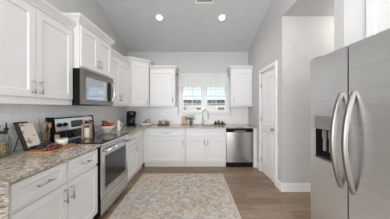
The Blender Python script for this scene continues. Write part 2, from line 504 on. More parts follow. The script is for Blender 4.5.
# baseboards
def base_profile(bm, x0, x1, y0, y1):
    box(bm, x0, x1, y0, y1, 0, 0.125)
b = B(); base_profile(b, XR - 0.016, XR, DY1 + 0.078, FB - 0.03 + 0.0); base_profile(b, XR - 0.016, XR, YA - 0.016, DY0 - 0.078)
box(b, XR - 0.010, XR, DY1 + 0.078, FB - 0.03, 0.125, 0.14); box(b, XR - 0.010, XR, YA - 0.010, DY0 - 0.078, 0.125, 0.14)
struct('baseboard_right', b, M['trim'], bevel=0.003)
b = B(); box(b, XR, 3.3, YA - 0.016, YA, 0, 0.125); box(b, XR, 3.3, YA - 0.010, YA, 0.125, 0.14)
struct('baseboard_hall', b, M['trim'], bevel=0.003)
# door casing
b = B()
for y0, y1 in ((DY0 - 0.075, DY0), (DY1, DY1 + 0.075)):
    box(b, XR - 0.014, XR, y0, y1, 0, DZ + 0.075)
    box(b, XR - 0.020, XR - 0.014, y0 + 0.012 if y0 < 3 else y0 + 0.03, y1 - 0.03 if y0 < 3 else y1 - 0.012, 0, DZ + 0.055)
box(b, XR - 0.014, XR, DY0, DY1, DZ, DZ + 0.075)
box(b, XR - 0.020, XR - 0.014, DY0 - 0.03, DY1 + 0.03, DZ + 0.03, DZ + 0.063)
struct('trim_1', b, M['trim'])

# ------------------------------------------------------------------ panelled fronts
def panel_front(bm, x0, x1, z0, z1, yf, th, holes, step=0.008, lip=0.006):
    """slab with front at y=yf (facing -y), with recessed rectangular panels (x0,x1,z0,z1)"""
    xs = sorted({x0, x1} | {h[0] for h in holes} | {h[1] for h in holes})
    zs = sorted({z0, z1} | {h[2] for h in holes} | {h[3] for h in holes})
    V = {}
    def v(x, y, z):
        k = (round(x, 5), round(y, 5), round(z, 5))
        if k not in V: V[k] = bm.verts.new((x, y, z))
        return V[k]
    for i in range(len(xs) - 1):
        for j in range(len(zs) - 1):
            a, c, e, g = xs[i], xs[i + 1], zs[j], zs[j + 1]
            hole = any(h[0] - 1e-6 <= a and c <= h[1] + 1e-6 and h[2] - 1e-6 <= e and g <= h[3] + 1e-6 for h in holes)
            if not hole:
                bm.faces.new((v(a, yf, e), v(c, yf, e), v(c, yf, g), v(a, yf, g)))
    for h in holes:
        O = [(h[0], h[2]), (h[1], h[2]), (h[1], h[3]), (h[0], h[3])]
        I = [(h[0] + lip, h[2] + lip), (h[1] - lip, h[2] + lip), (h[1] - lip, h[3] - lip), (h[0] + lip, h[3] - lip)]
        # outer ring split at grid lines is fine for rendering
        for k in range(4):
            p, q, r, s = O[k], O[(k + 1) % 4], I[(k + 1) % 4], I[k]
            bm.faces.new((bm.verts.new((p[0], yf, p[1])), bm.verts.new((q[0], yf, q[1])), bm.verts.new((r[0], yf + step, r[1])), bm.verts.new((s[0], yf + step, s[1]))))
        bm.faces.new([bm.verts.new((p[0], yf + step, p[1])) for p in I])
    yb = yf + th
    for p, q in (((x0, z0), (x1, z0)), ((x1, z0), (x1, z1)), ((x1, z1), (x0, z1)), ((x0, z1), (x0, z0))):
        bm.faces.new([bm.verts.new(c) for c in ((p[0], yf, p[1]), (p[0], yb, p[1]), (q[0], yb, q[1]), (q[0], yf, q[1]))])
    bm.faces.new([bm.verts.new(c) for c in ((x0, yb, z0), (x0, yb, z1), (x1, yb, z1), (x1, yb, z0))])
    return bm

def shaker(name, parent, x0, x1, z0, z1, handle=None, rail=0.058, mat=None):
    b = B()
    panel_front(b, x0, x1, z0, z1, 0.0, 0.02, [(x0 + rail, x1 - rail, z0 + rail, z1 - rail)], step=0.010, lip=0.009)
    d = obj(name, b, mat or M['cab'], parent)
    if handle:
        kind, hx, hz, ln = handle
        b = B()
        if kind == 'v':
            tube(b, [(hx, -0.032, hz - ln / 2), (hx, -0.032, hz + ln / 2)], 0.006, 8)
            for s in (-1, 1): tube(b, [(hx, 0.001, hz + s * ln * 0.36), (hx, -0.032, hz + s * ln * 0.36)], 0.005, 8)
        else:
            tube(b, [(hx - ln / 2, -0.032, hz), (hx + ln / 2, -0.032, hz)], 0.006, 8)
            for s in (-1, 1): tube(b, [(hx + s * ln * 0.36, 0.001, hz), (hx + s * ln * 0.36, -0.032, hz)], 0.005, 8)
        obj('handle', b, M['nickel'], d, smooth=True)
    return d

CROWN = [(0.0, 0.0), (0.010, 0.0), (0.012, 0.018), (0.022, 0.030), (0.040, 0.052), (0.046, 0.062), (0.052, 0.064), (0.052, 0.085), (0.0, 0.085)]
def crown(bm, path, z0, prof=CROWN, rev=1):
    """sweep the crown profile along an open polyline (mitred), outward = right-hand side of travel * rev"""
    P = [Vector(p) for p in path]
    nrm = []
    for i in range(len(P) - 1):
        d = (P[i + 1] - P[i]).normalized(); nrm.append(Vector((d.y, -d.x)) * rev)
    offs = []
    for i in range(len(P)):
        if i == 0: offs.append(nrm[0])
        elif i == len(P) - 1: offs.append(nrm[-1])
        else:
            m = (nrm[i - 1] + nrm[i]).normalized(); offs.append(m / max(0.2, m.dot(nrm[i])))
    rings = [[bm.verts.new((P[i].x + offs[i].x * o, P[i].y + offs[i].y * o, z0 + h)) for i in range(len(P))] for o, h in prof]
    for a, c in zip(rings, rings[1:]):
        for i in range(len(P) - 1):
            bm.faces.new((a[i], a[i + 1], c[i + 1], c[i]))
    for i in (0, len(P) - 1):
        bm.faces.new([r[i] for r in rings])
    return bm

# ------------------------------------------------------------------ cabinets
def base_cab(label, loc, rotz, wd, depth, doors, drawers, group='white base cabinets', hollow=False):
    """doors: (x0,x1,handle) ; drawers: (x0,x1,handle?)"""
    t = thing('base_cabinet', label, 'cabinet', loc, rotz, group)
    b = B()
    if hollow:
        box(b, 0, 0.018, 0.021, depth, 0.10, 0.882); box(b, wd - 0.018, wd, 0.021, depth, 0.10, 0.882)
        box(b, 0.018, wd - 0.018, 0.021, depth, 0.10, 0.118); box(b, 0.018, wd - 0.018, depth - 0.01, depth, 0.118, 0.882); box(b, 0.018, wd - 0.018, 0.021, 0.04, 0.118, 0.882)
    else: box(b, 0, wd, 0.021, depth, 0.10, 0.882)
    obj('body', b, M['cab'], t)
    b = B(); box(b, 0, wd, 0.065, depth, 0.0, 0.0995)
    obj('toe_kick', b, M['cab'], t)
    for x0, x1, h in doors: shaker('door', t, x0, x1, 0.125, 0.665, h)
    for x0, x1, h in drawers: shaker('drawer', t, x0, x1, 0.695, 0.862, h, rail=0.045)
    return t

R90 = PI / 2
# left run: 36 inch cabinet, range, 18 inch cabinet and blind corner
LW = 0.923
base_cab('white base cabinet with two doors and two drawers between granite corner and range', (FA, 0.994, 0), R90, LW, 0.63,
         [(0.015, 0.4585, ('v', 0.425, 0.575, 0.13)), (0.4645, 0.908, ('v', 0.498, 0.575, 0.13))],
         [(0.015, 0.4445, ('h', 0.23, 0.778, 0.13)), (0.4785, 0.908, ('h', 0.693, 0.778, 0.13))])
base_cab('white base cabinet on far side of the range, under the coffee maker counter', (FA, 2.695, 0), R90, 1.0, 0.63,
         [(0.03, 0.56, ('v', 0.455, 0.57, 0.13))], [(0.03, 0.56, ('h', 0.295, 0.778, 0.13))])
base_cab('white base cabinet in back corner with one wide drawer and one wide door', (FA - 0.02, FB, 0), 0, 0.935, 0.60,
         [(0.099, 0.917, ('v', 0.884, 0.57, 0.13))], [(0.099, 0.917, ('h', 0.509, 0.778, 0.13))])
base_cab('white two-door sink cabinet under the window beside the dishwasher', (-0.21, FB, 0), 0, 0.908, 0.60,
         [(0.018, 0.4505, ('v', 0.418, 0.57, 0.13)), (0.4565, 0.89, ('v', 0.489, 0.57, 0.13))],
         [(0.018, 0.89, None)], hollow=True)
# filler beside dishwasher
b = B(); box(b, 1.315, XR - 0.002, FB + 0.004, FB + 0.06, 0.0, 0.882)
tag(obj('filler_panel', b, M['cab']), 'narrow white filler strip between dishwasher and door wall', 'panel')

def upper_cab(label, loc, rotz, wd, depth, doors, z0, z1, crn, dz0=None, dz1=None, ret=(1, 1)):
    t = thing('wall_cabinet', label, 'cabinet', (loc[0], loc[1], z0), rotz, 'white wall cabinets')
    h = z1 - z0
    b = B(); box(b, 0, wd, 0.021, depth, 0, h)
    obj('body', b, M['cab'], t)
    for x0, x1, hd in doors: shaker('door', t, x0, x1, dz0 - z0, dz1 - z0, hd)
    b = B()
    path = [(0, 0.021), (wd, 0.021)]
    if ret[0]: path = [(0, depth)] + path
    if ret[1]: path = path + [(wd, depth)]
    crown(b, path, crn - z0)
    box(b, 0.001, wd - 0.001, 0.022, depth, h + 0.0005, crn - z0 + 0.085)
    obj('crown_molding', b, M['cab'], t)
    return t
UF = -1.45                # door fronts of left uppers
UD = UF - XL - 0.002
UH = 0.08                # handle centre above door bottom
upper_cab('large white double-door wall cabinet left of the microwave', (UF, 1.035, 0), R90, 0.925, UD,
          [(0.015, 0.4585, ('v', 0.425, 0.155, 0.13)), (0.4645, 0.908, ('v', 0.498, 0.155, 0.13))], 1.37, 2.28, 2.268, 1.435, 2.235, ret=(1, 0))
OF = -1.37
upper_cab('raised deep white double-door wall cabinet directly above the microwave', (OF, 1.965, 0), R90, 0.735, OF - XL - 0.002,
          [(0.015, 0.3645, ('v', 0.335, 0.13, 0.11)), (0.3705, 0.72, ('v', 0.40, 0.13, 0.11))], 1.815, 2.37, 2.362, 1.84, 2.335)
upper_cab('white double-door wall cabinet between microwave and tall corner cabinet', (UF, 2.705, 0), R90, 0.945, UD,
          [(0.02, 0.469, ('v', 0.436, 0.155, 0.12)), (0.475, 0.925, ('v', 0.508, 0.155, 0.12))], 1.37, 2.28, 2.268, 1.41, 2.235, ret=(0, 0))
# diagonal corner cabinet
cx0, cy0 = UF, 3.655
cx1, cy1 = -1.10, YB - 0.33
t = thing('wall_cabinet', 'tall diagonal white corner wall cabinet in the back left corner', 'cabinet', (cx0, cy0, 1.37), 0, 'white wall cabinets')
dv = Vector((cx1 - cx0, cy1 - cy0)); DL = dv.length; ang = math.atan2(dv.y, dv.x)
t.rotation_euler = (0, 0, ang)
rot = Matrix.Rotation(-ang, 2)
def loc2(x, y): return tuple(rot @ Vector((x - cx0, y - cy0)))
poly = [loc2(XL + 0.002, cy0), (0, 0), (DL, 0), loc2(cx1, YB - 0.002), loc2(XL + 0.002, YB - 0.002)]
b = B(); prism(b, [(p[0], p[1] + (0.021 if 0 < i < 3 else 0)) for i, p in enumerate(poly)], 'z', 0, 1.03); obj('body', b, M['cab'], t)
shaker('door', t, 0.03, DL - 0.03, 0.045, 0.98, ('v', DL - 0.07, 0.115, 0.12))
b = B(); crown(b, [poly[0], (0, 0.021), (DL, 0.021), poly[3]], 1.02)
prism(b, [poly[0], (0.001, 0.022), (DL - 0.001, 0.022), poly[3], poly[4]], 'z', 1.0305, 1.105); obj('crown_molding', b, M['cab'], t)

UB = YB - 0.33
upper_cab('white single-door wall cabinet left of the window', (-1.095, UB, 0), 0, 0.612, 0.328,
          [(0.02, 0.592, ('v', 0.555, 0.155, 0.12))], 1.37, 2.28, 2.268, 1.41, 2.235, ret=(0, 1))
upper_cab('white single-door wall cabinet right of the window', (0.875, UB, 0), 0, 0.513, 0.328,
          [(0.025, 0.49, ('v', 0.06, 0.155, 0.12))], 1.37, 2.28, 2.268, 1.41, 2.235, ret=(1, 0))
# above the fridge
upper_cab('white wall cabinet above the stainless fridge', (1.64, 1.595, 0), -R90, 0.93, XF - 1.64 - 0.004,
          [(0.035, 0.462, ('v', 0.43, 0.10, 0.11)), (0.468, 0.895, ('v', 0.50, 0.10, 0.11))], 1.85, 2.50, 2.49, 1.88, 2.46, ret=(0, 1))

# ------------------------------------------------------------------ countertops
CT0, CT1 = 0.884, 0.914
CE = -1.105
b = B()
prism(b, [(XL + 0.009, 1.921), (CE, 1.921), (CE, 0.975), (-0.72, 0.636), (-0.72, 0.20), (XL + 0.009, 0.20)], 'z', CT0, CT1)
tag(obj('countertop', b, M['granite'], bevel=0.004), 'beige speckled granite countertop with angled near corner left of the range', 'countertop', 'granite countertops')
b = B(); prism(b, [(XL, 0.22), (-0.75, 0.22), (-0.75, 0.62), (-1.12, 0.95), (FA - 0.03, 0.985), (XL, 0.985)], 'z', 0, CT0 - 0.001)
struct('wall_peninsula', b, M['cab'])
SX0, SX1, SY0, SY1 = -0.14, 0.60, 3.76, 4.13
b = B()
y0 = FB - 0.03
box(b, XL + 0.009, CE, 2.692, y0, CT0, CT1)
box(b, XL + 0.009, SX0, y0, YB - 0.009, CT0, CT1)
box(b, SX1, XR - 0.002, y0, YB - 0.009, CT0, CT1)
box(b, SX0, SX1, y0, SY0, CT0, CT1); box(b, SX0, SX1, SY1, YB - 0.009, CT0, CT1)
bmesh.ops.remove_doubles(b, verts=b.verts, dist=1e-5)
tag(obj('countertop', b, M['granite']), 'L-shaped granite countertop running along the back wall under the window', 'countertop', 'granite countertops')
# undermount sink
b = B()
panel = [(SX0 - 0.005, SX1 + 0.005, SY0 - 0.005, SY1 + 0.005)]
x0, x1, ya, yb = SX0 - 0.004, SX1 + 0.004, SY0 - 0.004, SY1 + 0.004
box(b, x0, x1, ya, yb, 0.70, 0.705)
box(b, x0, x0 + 0.003, ya, yb, 0.70, CT0 - 0.001); box(b, x1 - 0.003, x1, ya, yb, 0.70, CT0 - 0.001)
box(b, x0, x1, ya, ya + 0.003, 0.70, CT0 - 0.001); box(b, x0, x1, yb - 0.003, yb, 0.70, CT0 - 0.001)
tag(obj('sink', b, M['steel']), 'undermount stainless steel sink in the granite below the window', 'sink')

# ------------------------------------------------------------------ window, valance
wn = thing('window_1', 'white double window with grids over the sink', 'window', ((WX0 + WX1) / 2, YB, WZ0))
del wn['label'], wn['category']; wn['kind'] = 'structure'
WC = (WX0 + WX1) / 2
hw, hh = (WX1 - WX0) / 2, WZ1 - WZ0
b = B()
cs = 0.055
box(b, -hw - cs, -hw, -0.016, 0, -0.02, hh + cs); box(b, hw, hw + cs, -0.016, 0, -0.02, hh + cs)
box(b, -hw, hw, -0.016, 0, hh, hh + cs)
obj('casing', b, M['vinyl'], wn)
b = B(); box(b, -hw - cs - 0.01, hw + cs + 0.01, -0.05, 0.0, -0.022, 0.0); box(b, -hw - cs, hw + cs, -0.014, -0.0, -0.06, -0.022)
obj('sill', b, M['vinyl'], wn)
b = B()
fy0, fy1 = 0.04, 0.11
for x0, x1 in ((-hw, -hw + 0.03), (hw - 0.03, hw), (-0.055, 0.055)): box(b, x0, x1, fy0, fy1, 0.03, hh - 0.03)
box(b, -hw, hw, fy0, fy1, 0, 0.03); box(b, -hw, hw, fy0, fy1, hh - 0.03, hh)
obj('frame', b, M['vinyl'], wn)
b = B(); box(b, -hw, hw, 0.0, 0.04, -0.004, 0.0); obj('sill_board', b, M['vinyl'], wn)
rail = 1.65 - WZ0
for sx0, sx1 in ((-hw + 0.03, -0.055), (0.055, hw - 0.03)):
    for z0, z1, y0 in ((0.03, rail + 0.015, 0.05), (rail - 0.015, hh - 0.03, 0.078)):
        b = B(); y1 = y0 + 0.026
        sw = 0.028
        box(b, sx0, sx0 + sw, y0, y1, z0, z1); box(b, sx1 - sw, sx1, y0, y1, z0, z1)
        box(b, sx0 + sw, sx1 - sw, y0, y1, z0, z0 + sw); box(b, sx0 + sw, sx1 - sw, y0, y1, z1 - sw, z1)
        s = obj('sash', b, M['vinyl'], wn)
        b = B(); xm = (sx0 + sx1) / 2; zm = (z0 + z1) / 2
        box(b, xm - 0.008, xm + 0.008, y0 + 0.004, y1 - 0.010, z0 + sw, z1 - sw); box(b, sx0 + sw, xm - 0.008, y0 + 0.004, y1 - 0.010, zm - 0.008, zm + 0.008); box(b, xm + 0.008, sx1 - sw, y0 + 0.004, y1 - 0.010, zm - 0.008, zm + 0.008)
        obj('muntin', b, M['vinyl'], s)
        b = B(); box(b, sx0 + sw, sx1 - sw, y0 + 0.017, y0 + 0.020, z0 + sw, z1 - sw); obj('pane', b, M['pane'], s)

# curtain rod and valance
rz = 2.205; ry = YB - 0.075
t = thing('curtain_rod', 'thin dark curtain rod over the window between the wall cabinets', 'curtain rod', (WC, YB, rz))
b = B(); tube(b, [(-0.695, -0.075, 0), (0.615, -0.075, 0)], 0.008, 10); obj('rod', b, M['iron'], t, smooth=True)
for sx in (-0.697, 0.612):
    b = B(); ball(b, (sx, -0.075, 0), 0.017, 1, 1, 1, 14, 10); obj('finial', b, M['iron'], t, smooth=True)
for sx in (-0.67, 0.59):
    b = B(); tube(b, [(sx, -0.0005, 0), (sx, -0.075, 0)], 0.006, 8); box(b, sx - 0.012, sx + 0.012, -0.006, -0.0005, -0.03, 0.03); obj('bracket', b, M['iron'], t)
b = B()
nx, nz = 150, 14
zt, zb = 2.225, 1.862
vx0, vx1 = -0.422, 0.832
grid = []
for j in range(nz + 1):
    row = []
    f = j / nz
    for i in range(nx + 1):
        u = i / nx
        x = vx0 + (vx1 - vx0) * u
        amp = 0.004 + 0.004 * f
        y = ry - 0.027 - 0.003 * f + amp * math.sin(u * 2 * PI * 17 + 1.4 * math.sin(u * 9) ) * 0.7 + amp * 0.3 * math.sin(u * 2 * PI * 41)
        row.append(b.verts.new((x, y, zt + (zb - zt) * f)))
    grid.append(row)
for j in range(nz):
    for i in range(nx):
        b.faces.new((grid[j][i], grid[j][i + 1], grid[j + 1][i + 1], grid[j + 1][i]))
va = tag(obj('valance', b, M['sheer'], smooth=True, origin=(WC, ry, 2.205)), 'sheer white gathered valance hanging over the upper window', 'curtain')
md = va.modifiers.new('solid', 'SOLIDIFY'); md.thickness = 0.0015
b = B()
rows = []
for z in (1.862, 1.99):
    row = []
    for i in range(nx + 1):
        u = i / nx
        x = vx0 + (vx1 - vx0) * u
        amp = 0.008
        y = ry - 0.035 + amp * math.sin(u * 2 * PI * 17 + 1.4 * math.sin(u * 9)) * 0.7 + amp * 0.3 * math.sin(u * 2 * PI * 41)
        row.append(b.verts.new((x - WC, y - ry, z - 2.205)))
    rows.append(row)
for i in range(nx): b.faces.new((rows[0][i], rows[0][i + 1], rows[1][i + 1], rows[1][i]))
obj('hem', b, M['sheer'], va, smooth=True)

# ------------------------------------------------------------------ closet door
d = thing('door_1', 'white two-panel door', 'door', (XR + 0.012, DY1, 0), -R90)
del d['label'], d['category']; d['kind'] = 'structure'
DW = DY1 - DY0
b = B()
panel_front(b, 0.004, DW - 0.004, 0.012, DZ - 0.004, 0.0, 0.035, [(0.11, DW - 0.11, 0.24, 0.86), (0.11, DW - 0.11, 1.02, DZ - 0.13)], step=0.010, lip=0.018)
obj('door_slab', b, M['trim'], d)
for a in ((0.145, DW - 0.145, 0.275, 0.825), (0.145, DW - 0.145, 1.055, DZ - 0.165)):
    b = B(); box(b, a[0], a[1], 0.004, 0.0105, a[2], a[3]); obj('raised_panel', b, M['trim'], d, bevel=0.004)
for z in (0.25, 1.10, 1.80):
    b = B(); box(b, -0.012, 0.004, -0.010, 0.002, z - 0.045, z + 0.045); tube(b, [(0.0, -0.012, z - 0.045), (0.0, -0.012, z + 0.045)], 0.007, 8); obj('hinge', b, M['steel_d'], d)
b = B(); kx = DW - 0.065
kn = Matrix.Rotation(PI / 2, 4, 'X')
lathe(b, [(0, 0), (0.030, 0), (0.030, 0.006), (0.012, 0.010), (0.011, 0.032), (0.022, 0.040), (0.027, 0.052), (0.022, 0.064), (0, 0.068)], seg=20)
bmesh.ops.transform(b, matrix=Matrix.Translation((kx, 0, 0.95)) @ kn, verts=b.verts)
obj('handle', b, M['nickel'], d, smooth=True)

# ------------------------------------------------------------------ ceiling fixtures
def on_ceiling(x, y):
    return Vector((x, y, zc(y) - 0.04 * (y - YR) / (YB + 0.12 - YR) * 0))
tilt = math.atan(SL)
def zceil(y):  # true underside of the ceiling prism
    return ZR + (PL - 0.04 - ZR) * (y - YR) / (YB + 0.12 - YR)
RT = -math.atan((ZR - PL + 0.04) / (YB + 0.12 - YR))
for x, y, lab in ((-0.718, 3.30, 'round recessed ceiling light above the range side'), (0.543, 3.30, 'round recessed ceiling light nearer the white closet door'),
               (-0.718, 1.45, 'added out-of-view recessed light over the near left counter'), (0.543, 1.45, 'added out-of-view recessed light above the rug beside the fridge')):  # near pair added out of view to brighten the left counter and cabinets
    t = thing('recessed_light', lab, 'light', (x, y, zceil(y)), 0, 'recessed ceiling lights')
    t.rotation_euler = (RT, 0, 0)
    b = B(); lathe(b, [(0.052, -0.002), (0.052, -0.008), (0.086, -0.006), (0.088, -0.001), (0.052, -0.001)], seg=32); obj('trim_ring', b, M['trim'], t, smooth=True)
    b = B(); lathe(b, [(0.0, -0.006), (0.052, -0.006)], seg=32); obj('diffuser', b, M['lamp'], t)
    l = bpy.data.lights.new('downlight', 'SPOT'); l.energy = 12 if y > 2 else 18; l.spot_size = 2.6; l.spot_blend = 0.8; l.shadow_soft_size = 0.07; l.color = (1.0, 0.96, 0.90)
    lo = bpy.data.objects.new('downlight', l); lo.location = (x, y, zceil(y) - 0.05); COL.objects.link(lo)
t = thing('added_hall_fixture', 'unseen round ceiling lamp added to light the side hall beyond the opening', 'light', (2.45, 2.17, PL - 0.001))  # lamp and fixture added unseen to lift the dim hall opening
b = B(); lathe(b, [(0, 0), (0.15, 0), (0.15, -0.02), (0.14, -0.02), (0, -0.02)], seg=28); obj('base', b, M['nickel'], t)
b = B(); lathe(b, [(0.138, -0.0205), (0.12, -0.06), (0.07, -0.085), (0, -0.092)], seg=28); obj('shade', b, M['lamp'], t, smooth=True)
l = bpy.data.lights.new('added_hall_light', 'POINT'); l.energy = 7; l.shadow_soft_size = 0.15; l.color = (1.0, 0.96, 0.9)
lo = bpy.data.objects.new('added_hall_light', l); lo.location = (2.45, 2.17, PL - 0.22); COL.objects.link(lo)
t = thing('ceiling_vent', 'white rectangular air vent in the sloped ceiling', 'vent', (0.17, 2.91, zceil(2.91)))
t.rotation_euler = (RT, 0, 0)
b = B()
box(b, -0.165, 0.165, -0.11, -0.085, -0.008, -0.001); box(b, -0.165, 0.165, 0.085, 0.11, -0.008, -0.001); box(b, -0.165, -0.14, -0.085, 0.085, -0.008, -0.001); box(b, 0.14, 0.165, -0.085, 0.085, -0.008, -0.001)
obj('frame', b, M['trim'], t)
b = B(); box(b, -0.14, 0.14, -0.085, 0.085, -0.003, -0.001); obj('backing', b, M['steel_d'], t)
for k in range(8):
    y = -0.075 + k * 0.0214
    b = B(); prism(b, [(y, -0.007), (y + 0.009, -0.0035), (y + 0.011, -0.0035), (y + 0.002, -0.007)], 'x', -0.14, 0.14); obj('slat', b, M['trim'], t)

# ------------------------------------------------------------------ range
RW = 0.756
t = thing('range', 'stainless steel electric range with black glass cooktop and rear control panel', 'stove', (-1.10, 1.928, 0), R90)
RD = -1.10 - XL - 0.012
b = B(); box(b, 0.004, RW - 0.004, 0.013, RD, 0.05, 0.884); obj('body', b, M['black'], t)
for x in (0.05, RW - 0.05):
    for y in (0.09, RD - 0.06): obj('foot', tube(B(), [(x, y, 0), (x, y, 0.05)], 0.018, 10), M['black'], t)
b = B(); box(b, 0.0, RW, 0.012, RD - 0.075, 0.8845, 0.925); box(b, 0.0, RW, -0.010, 0.012, 0.909, 0.925); obj('cooktop', b, M['blackglass'], t, bevel=0.003)
b = B(); box(b, 0.0, RW, -0.008, 0.0115, 0.880, 0.9085); obj('front_trim', b, M['steel'], t, bevel=0.003)
# burner rings
for bx, by, br in ((0.2, 0.17, 0.1), (0.55, 0.17, 0.08), (0.2, 0.42, 0.08), (0.55, 0.42, 0.1)):
    b = B(); lathe(b, [(br - 0.003, 0.9253), (br - 0.003, 0.9256), (br, 0.9256), (br, 0.9253), (br - 0.003, 0.9253)], (bx, by, 0), 36); obj('burner_ring', b, M['panel_grey'], t)
# oven door with window
b = B(); panel_front(b, 0.004, RW - 0.004, 0.255, 0.872, 0.0, 0.0125, [(0.085, RW - 0.085, 0.345, 0.745)], step=0.004, lip=0.004)
dr = obj('oven_door', b, M['steel'], t)
b = B(); box(b, 0.09, RW - 0.09, 0.0015, 0.0038, 0.35, 0.74); obj('window', b, M['greyglass'], dr)
b = B(); box(b, 0.07, RW - 0.07, -0.0015, 0.0, 0.745, 0.76); box(b, 0.07, RW - 0.07, -0.0015, 0.0, 0.33, 0.345); box(b, 0.07, 0.085, -0.0015, 0, 0.345, 0.745); box(b, RW - 0.085, RW - 0.07, -0.0015, 0, 0.345, 0.745); obj('window_frame', b, M['steel_d'], dr)
b = B(); tube(b, [(0.03, -0.052, 0.818), (RW - 0.03, -0.052, 0.818)], 0.016, 14)
for x in (0.055, RW - 0.055): tube(b, [(x, 0.001, 0.818), (x, -0.052, 0.818)], 0.013, 10)
obj('handle', b, M['steel_h'], dr, smooth=True)
b = B(); box(b, 0.004, RW - 0.004, 0.0, 0.0125, 0.055, 0.245); dw = obj('storage_drawer', b, M['steel'], t, bevel=0.004)
b = B(); box(b, 0.12, RW - 0.12, -0.012, 0.0, 0.19, 0.212); obj('handle', b, M['steel_h'], dw, bevel=0.004)
# backguard: sloped steel panel with black ends
b = B(); prism(b, [(RD - 0.115, 0.926), (RD - 0.085, 1.20), (RD - 0.07, 1.215), (RD, 1.215), (RD, 0.906), (RD - 0.073, 0.906), (RD - 0.073, 0.926)], 'x', 0.02, RW - 0.02)
bk = obj('backguard', b, M['steel'], t)
for x0, x1 in ((0.0, 0.0195), (RW - 0.0195, RW)):
    b = B(); prism(b, [(RD - 0.12, 0.926), (RD - 0.09, 1.205), (RD - 0.073, 1.222), (RD, 1.222), (RD, 0.926)], 'x', x0, x1); obj('end_cap', b, M['black'], bk)
def on_bg(z): return RD - 0.115 + 0.030 * (z - 0.926) / 0.274
b = B(); z0, z1 = 1.075, 1.165; prism(b, [(on_bg(z0) - 0.004, z0), (on_bg(z1) - 0.004, z1), (on_bg(z1) + 0.004, z1), (on_bg(z0) + 0.004, z0)], 'x', 0.28, 0.50); obj('display', b, M['display'], bk)
b = B(); z0, z1 = 0.935, 1.05; prism(b, [(on_bg(z0) - 0.003, z0), (on_bg(z1) - 0.003, z1), (on_bg(z1) + 0.004, z1), (on_bg(z0) + 0.004, z0)], 'x', 0.021, RW - 0.021); obj('lower_panel', b, M['blackglass'], bk)
for x in (0.085, 0.175, 0.58, 0.67):
    b = B(); z = 1.125; lathe(b, [(0, 0), (0.026, 0), (0.026, 0.006), (0.020, 0.008), (0.018, 0.026), (0, 0.028)], seg=18)
    bmesh.ops.transform(b, matrix=Matrix.Translation((x, on_bg(z) - 0.001, z)) @ Matrix.Rotation(PI / 2 + 0.1, 4, 'X'), verts=b.verts)
    obj('knob', b, M['black'], bk, smooth=True)

# ------------------------------------------------------------------ microwave
MW = 0.745
MF = -1.345
t = thing('microwave', 'stainless over-the-range microwave with curved handle mounted below the raised cabinet', 'microwave', (MF, 1.96, 1.372), R90)
mh = 0.438
b = B(); box(b, 0, MW, 0.032, MF - XL - 0.01, 0, mh); obj('body', b, M['black'], t)
b = B(); panel_front(b, 0, 0.595, 0.008, mh - 0.045, 0.0, 0.031, [(0.06, 0.535, 0.065, mh - 0.085)], step=0.004, lip=0.004)
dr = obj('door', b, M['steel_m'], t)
b = B(); box(b, 0.064, 0.531, 0.0012, 0.0038, 0.069, mh - 0.089); obj('window', b, M['mirrorglass'], dr)
b = B()
pts = [(0.668, -0.008 - 0.045 * math.sin(PI * k / 14), 0.05 + (mh - 0.125) * k / 14) for k in range(15)]
tube(b, pts, 0.009, 10)
obj('handle', b, M['steel_h'], dr, smooth=True)
b = B(); pr = []
for k in range(25):
    a = 2 * PI * k / 24
b2 = [(0.612 + 0.055 * math.cos(2 * PI * k / 32), 0.21 + 0.155 * math.sin(2 * PI * k / 32)) for k in range(32)]
prism(b, b2, 'y', -0.004, -0.0005); b.normal_update()
obj('handle_shade', b, M['black'], dr)  # black oval plate stands for the shade behind the bowed handle
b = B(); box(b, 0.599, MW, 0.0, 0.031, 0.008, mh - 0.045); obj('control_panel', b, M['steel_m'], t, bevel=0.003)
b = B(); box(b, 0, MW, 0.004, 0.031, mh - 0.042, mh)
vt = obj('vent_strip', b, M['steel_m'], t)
b = B()
for k in range(5): box(b, 0.03, MW - 0.03, 0.002, 0.004, mh - 0.036 + k * 0.007, mh - 0.033 + k * 0.007)
obj('vent_slot', b, M['steel_d'], vt)

# ------------------------------------------------------------------ dishwasher
t = thing('dishwasher', 'stainless dishwasher with black control strip at the end of back counter', 'dishwasher', (0.704, FB - 0.005, 0), 0)
W = 0.604
b = B(); box(b, 0.004, W - 0.004, 0.042, 0.58, 0.105, 0.878); obj('body', b, M['black'], t)
front = [(0.004 + (W - 0.008) * k / 20, 0.022 * (2 * k / 20 - 1) ** 2) for k in range(21)]
b = B(); prism(b, front + [(W - 0.004, 0.04), (0.004, 0.04)], 'z', 0.115, 0.79); obj('door', b, M['steel_w'], t)
b = B(); box(b, 0.004, W - 0.004, 0.002, 0.04, 0.795, 0.872); cp = obj('control_strip', b, M['black'], t, bevel=0.004)
b = B(); box(b, 0.17, 0.43, -0.002, 0.002, 0.806, 0.83); obj('pocket_handle', b, M['panel_grey'], cp, bevel=0.001)
b = B(); box(b, 0.004, W - 0.004, 0.03, 0.09, 0.0, 0.104); obj('kick_plate', b, M['black'], t)

# ------------------------------------------------------------------ fridge
FX, FY = 1.11, 1.575
t = thing('refrigerator', 'large stainless side-by-side refrigerator with ice and water dispenser', 'refrigerator', (FX, FY, 0), -R90)
FW, FH = 0.91, 1.79
b = B(); box(b, 0.004, FW - 0.004, 0.085, 0.78, 0.03, FH - 0.012); obj('body', b, M['panel_grey'], t)
for x in (0.06, FW - 0.06):
    for y in (0.14, 0.72): obj('foot', tube(B(), [(x, y, 0), (x, y, 0.03)], 0.022, 10), M['black'], t)
b = B(); box(b, 0.01, FW - 0.01, 0.06, 0.084, 0.02, 0.10); obj('toe_grille', b, M['steel_d'], t)
FS = 0.381
dx0, dx1, dz0, dz1 = 0.065, 0.275, 0.885, 1.265
rz1 = 1.15
b = B(); panel_front(b, 0.0, FS, 0.11, FH, 0.0, 0.075, [(dx0, dx1, dz0, rz1)], step=0.062, lip=0.002)
fd = obj('freezer_door', b, M['steel_f'], t)
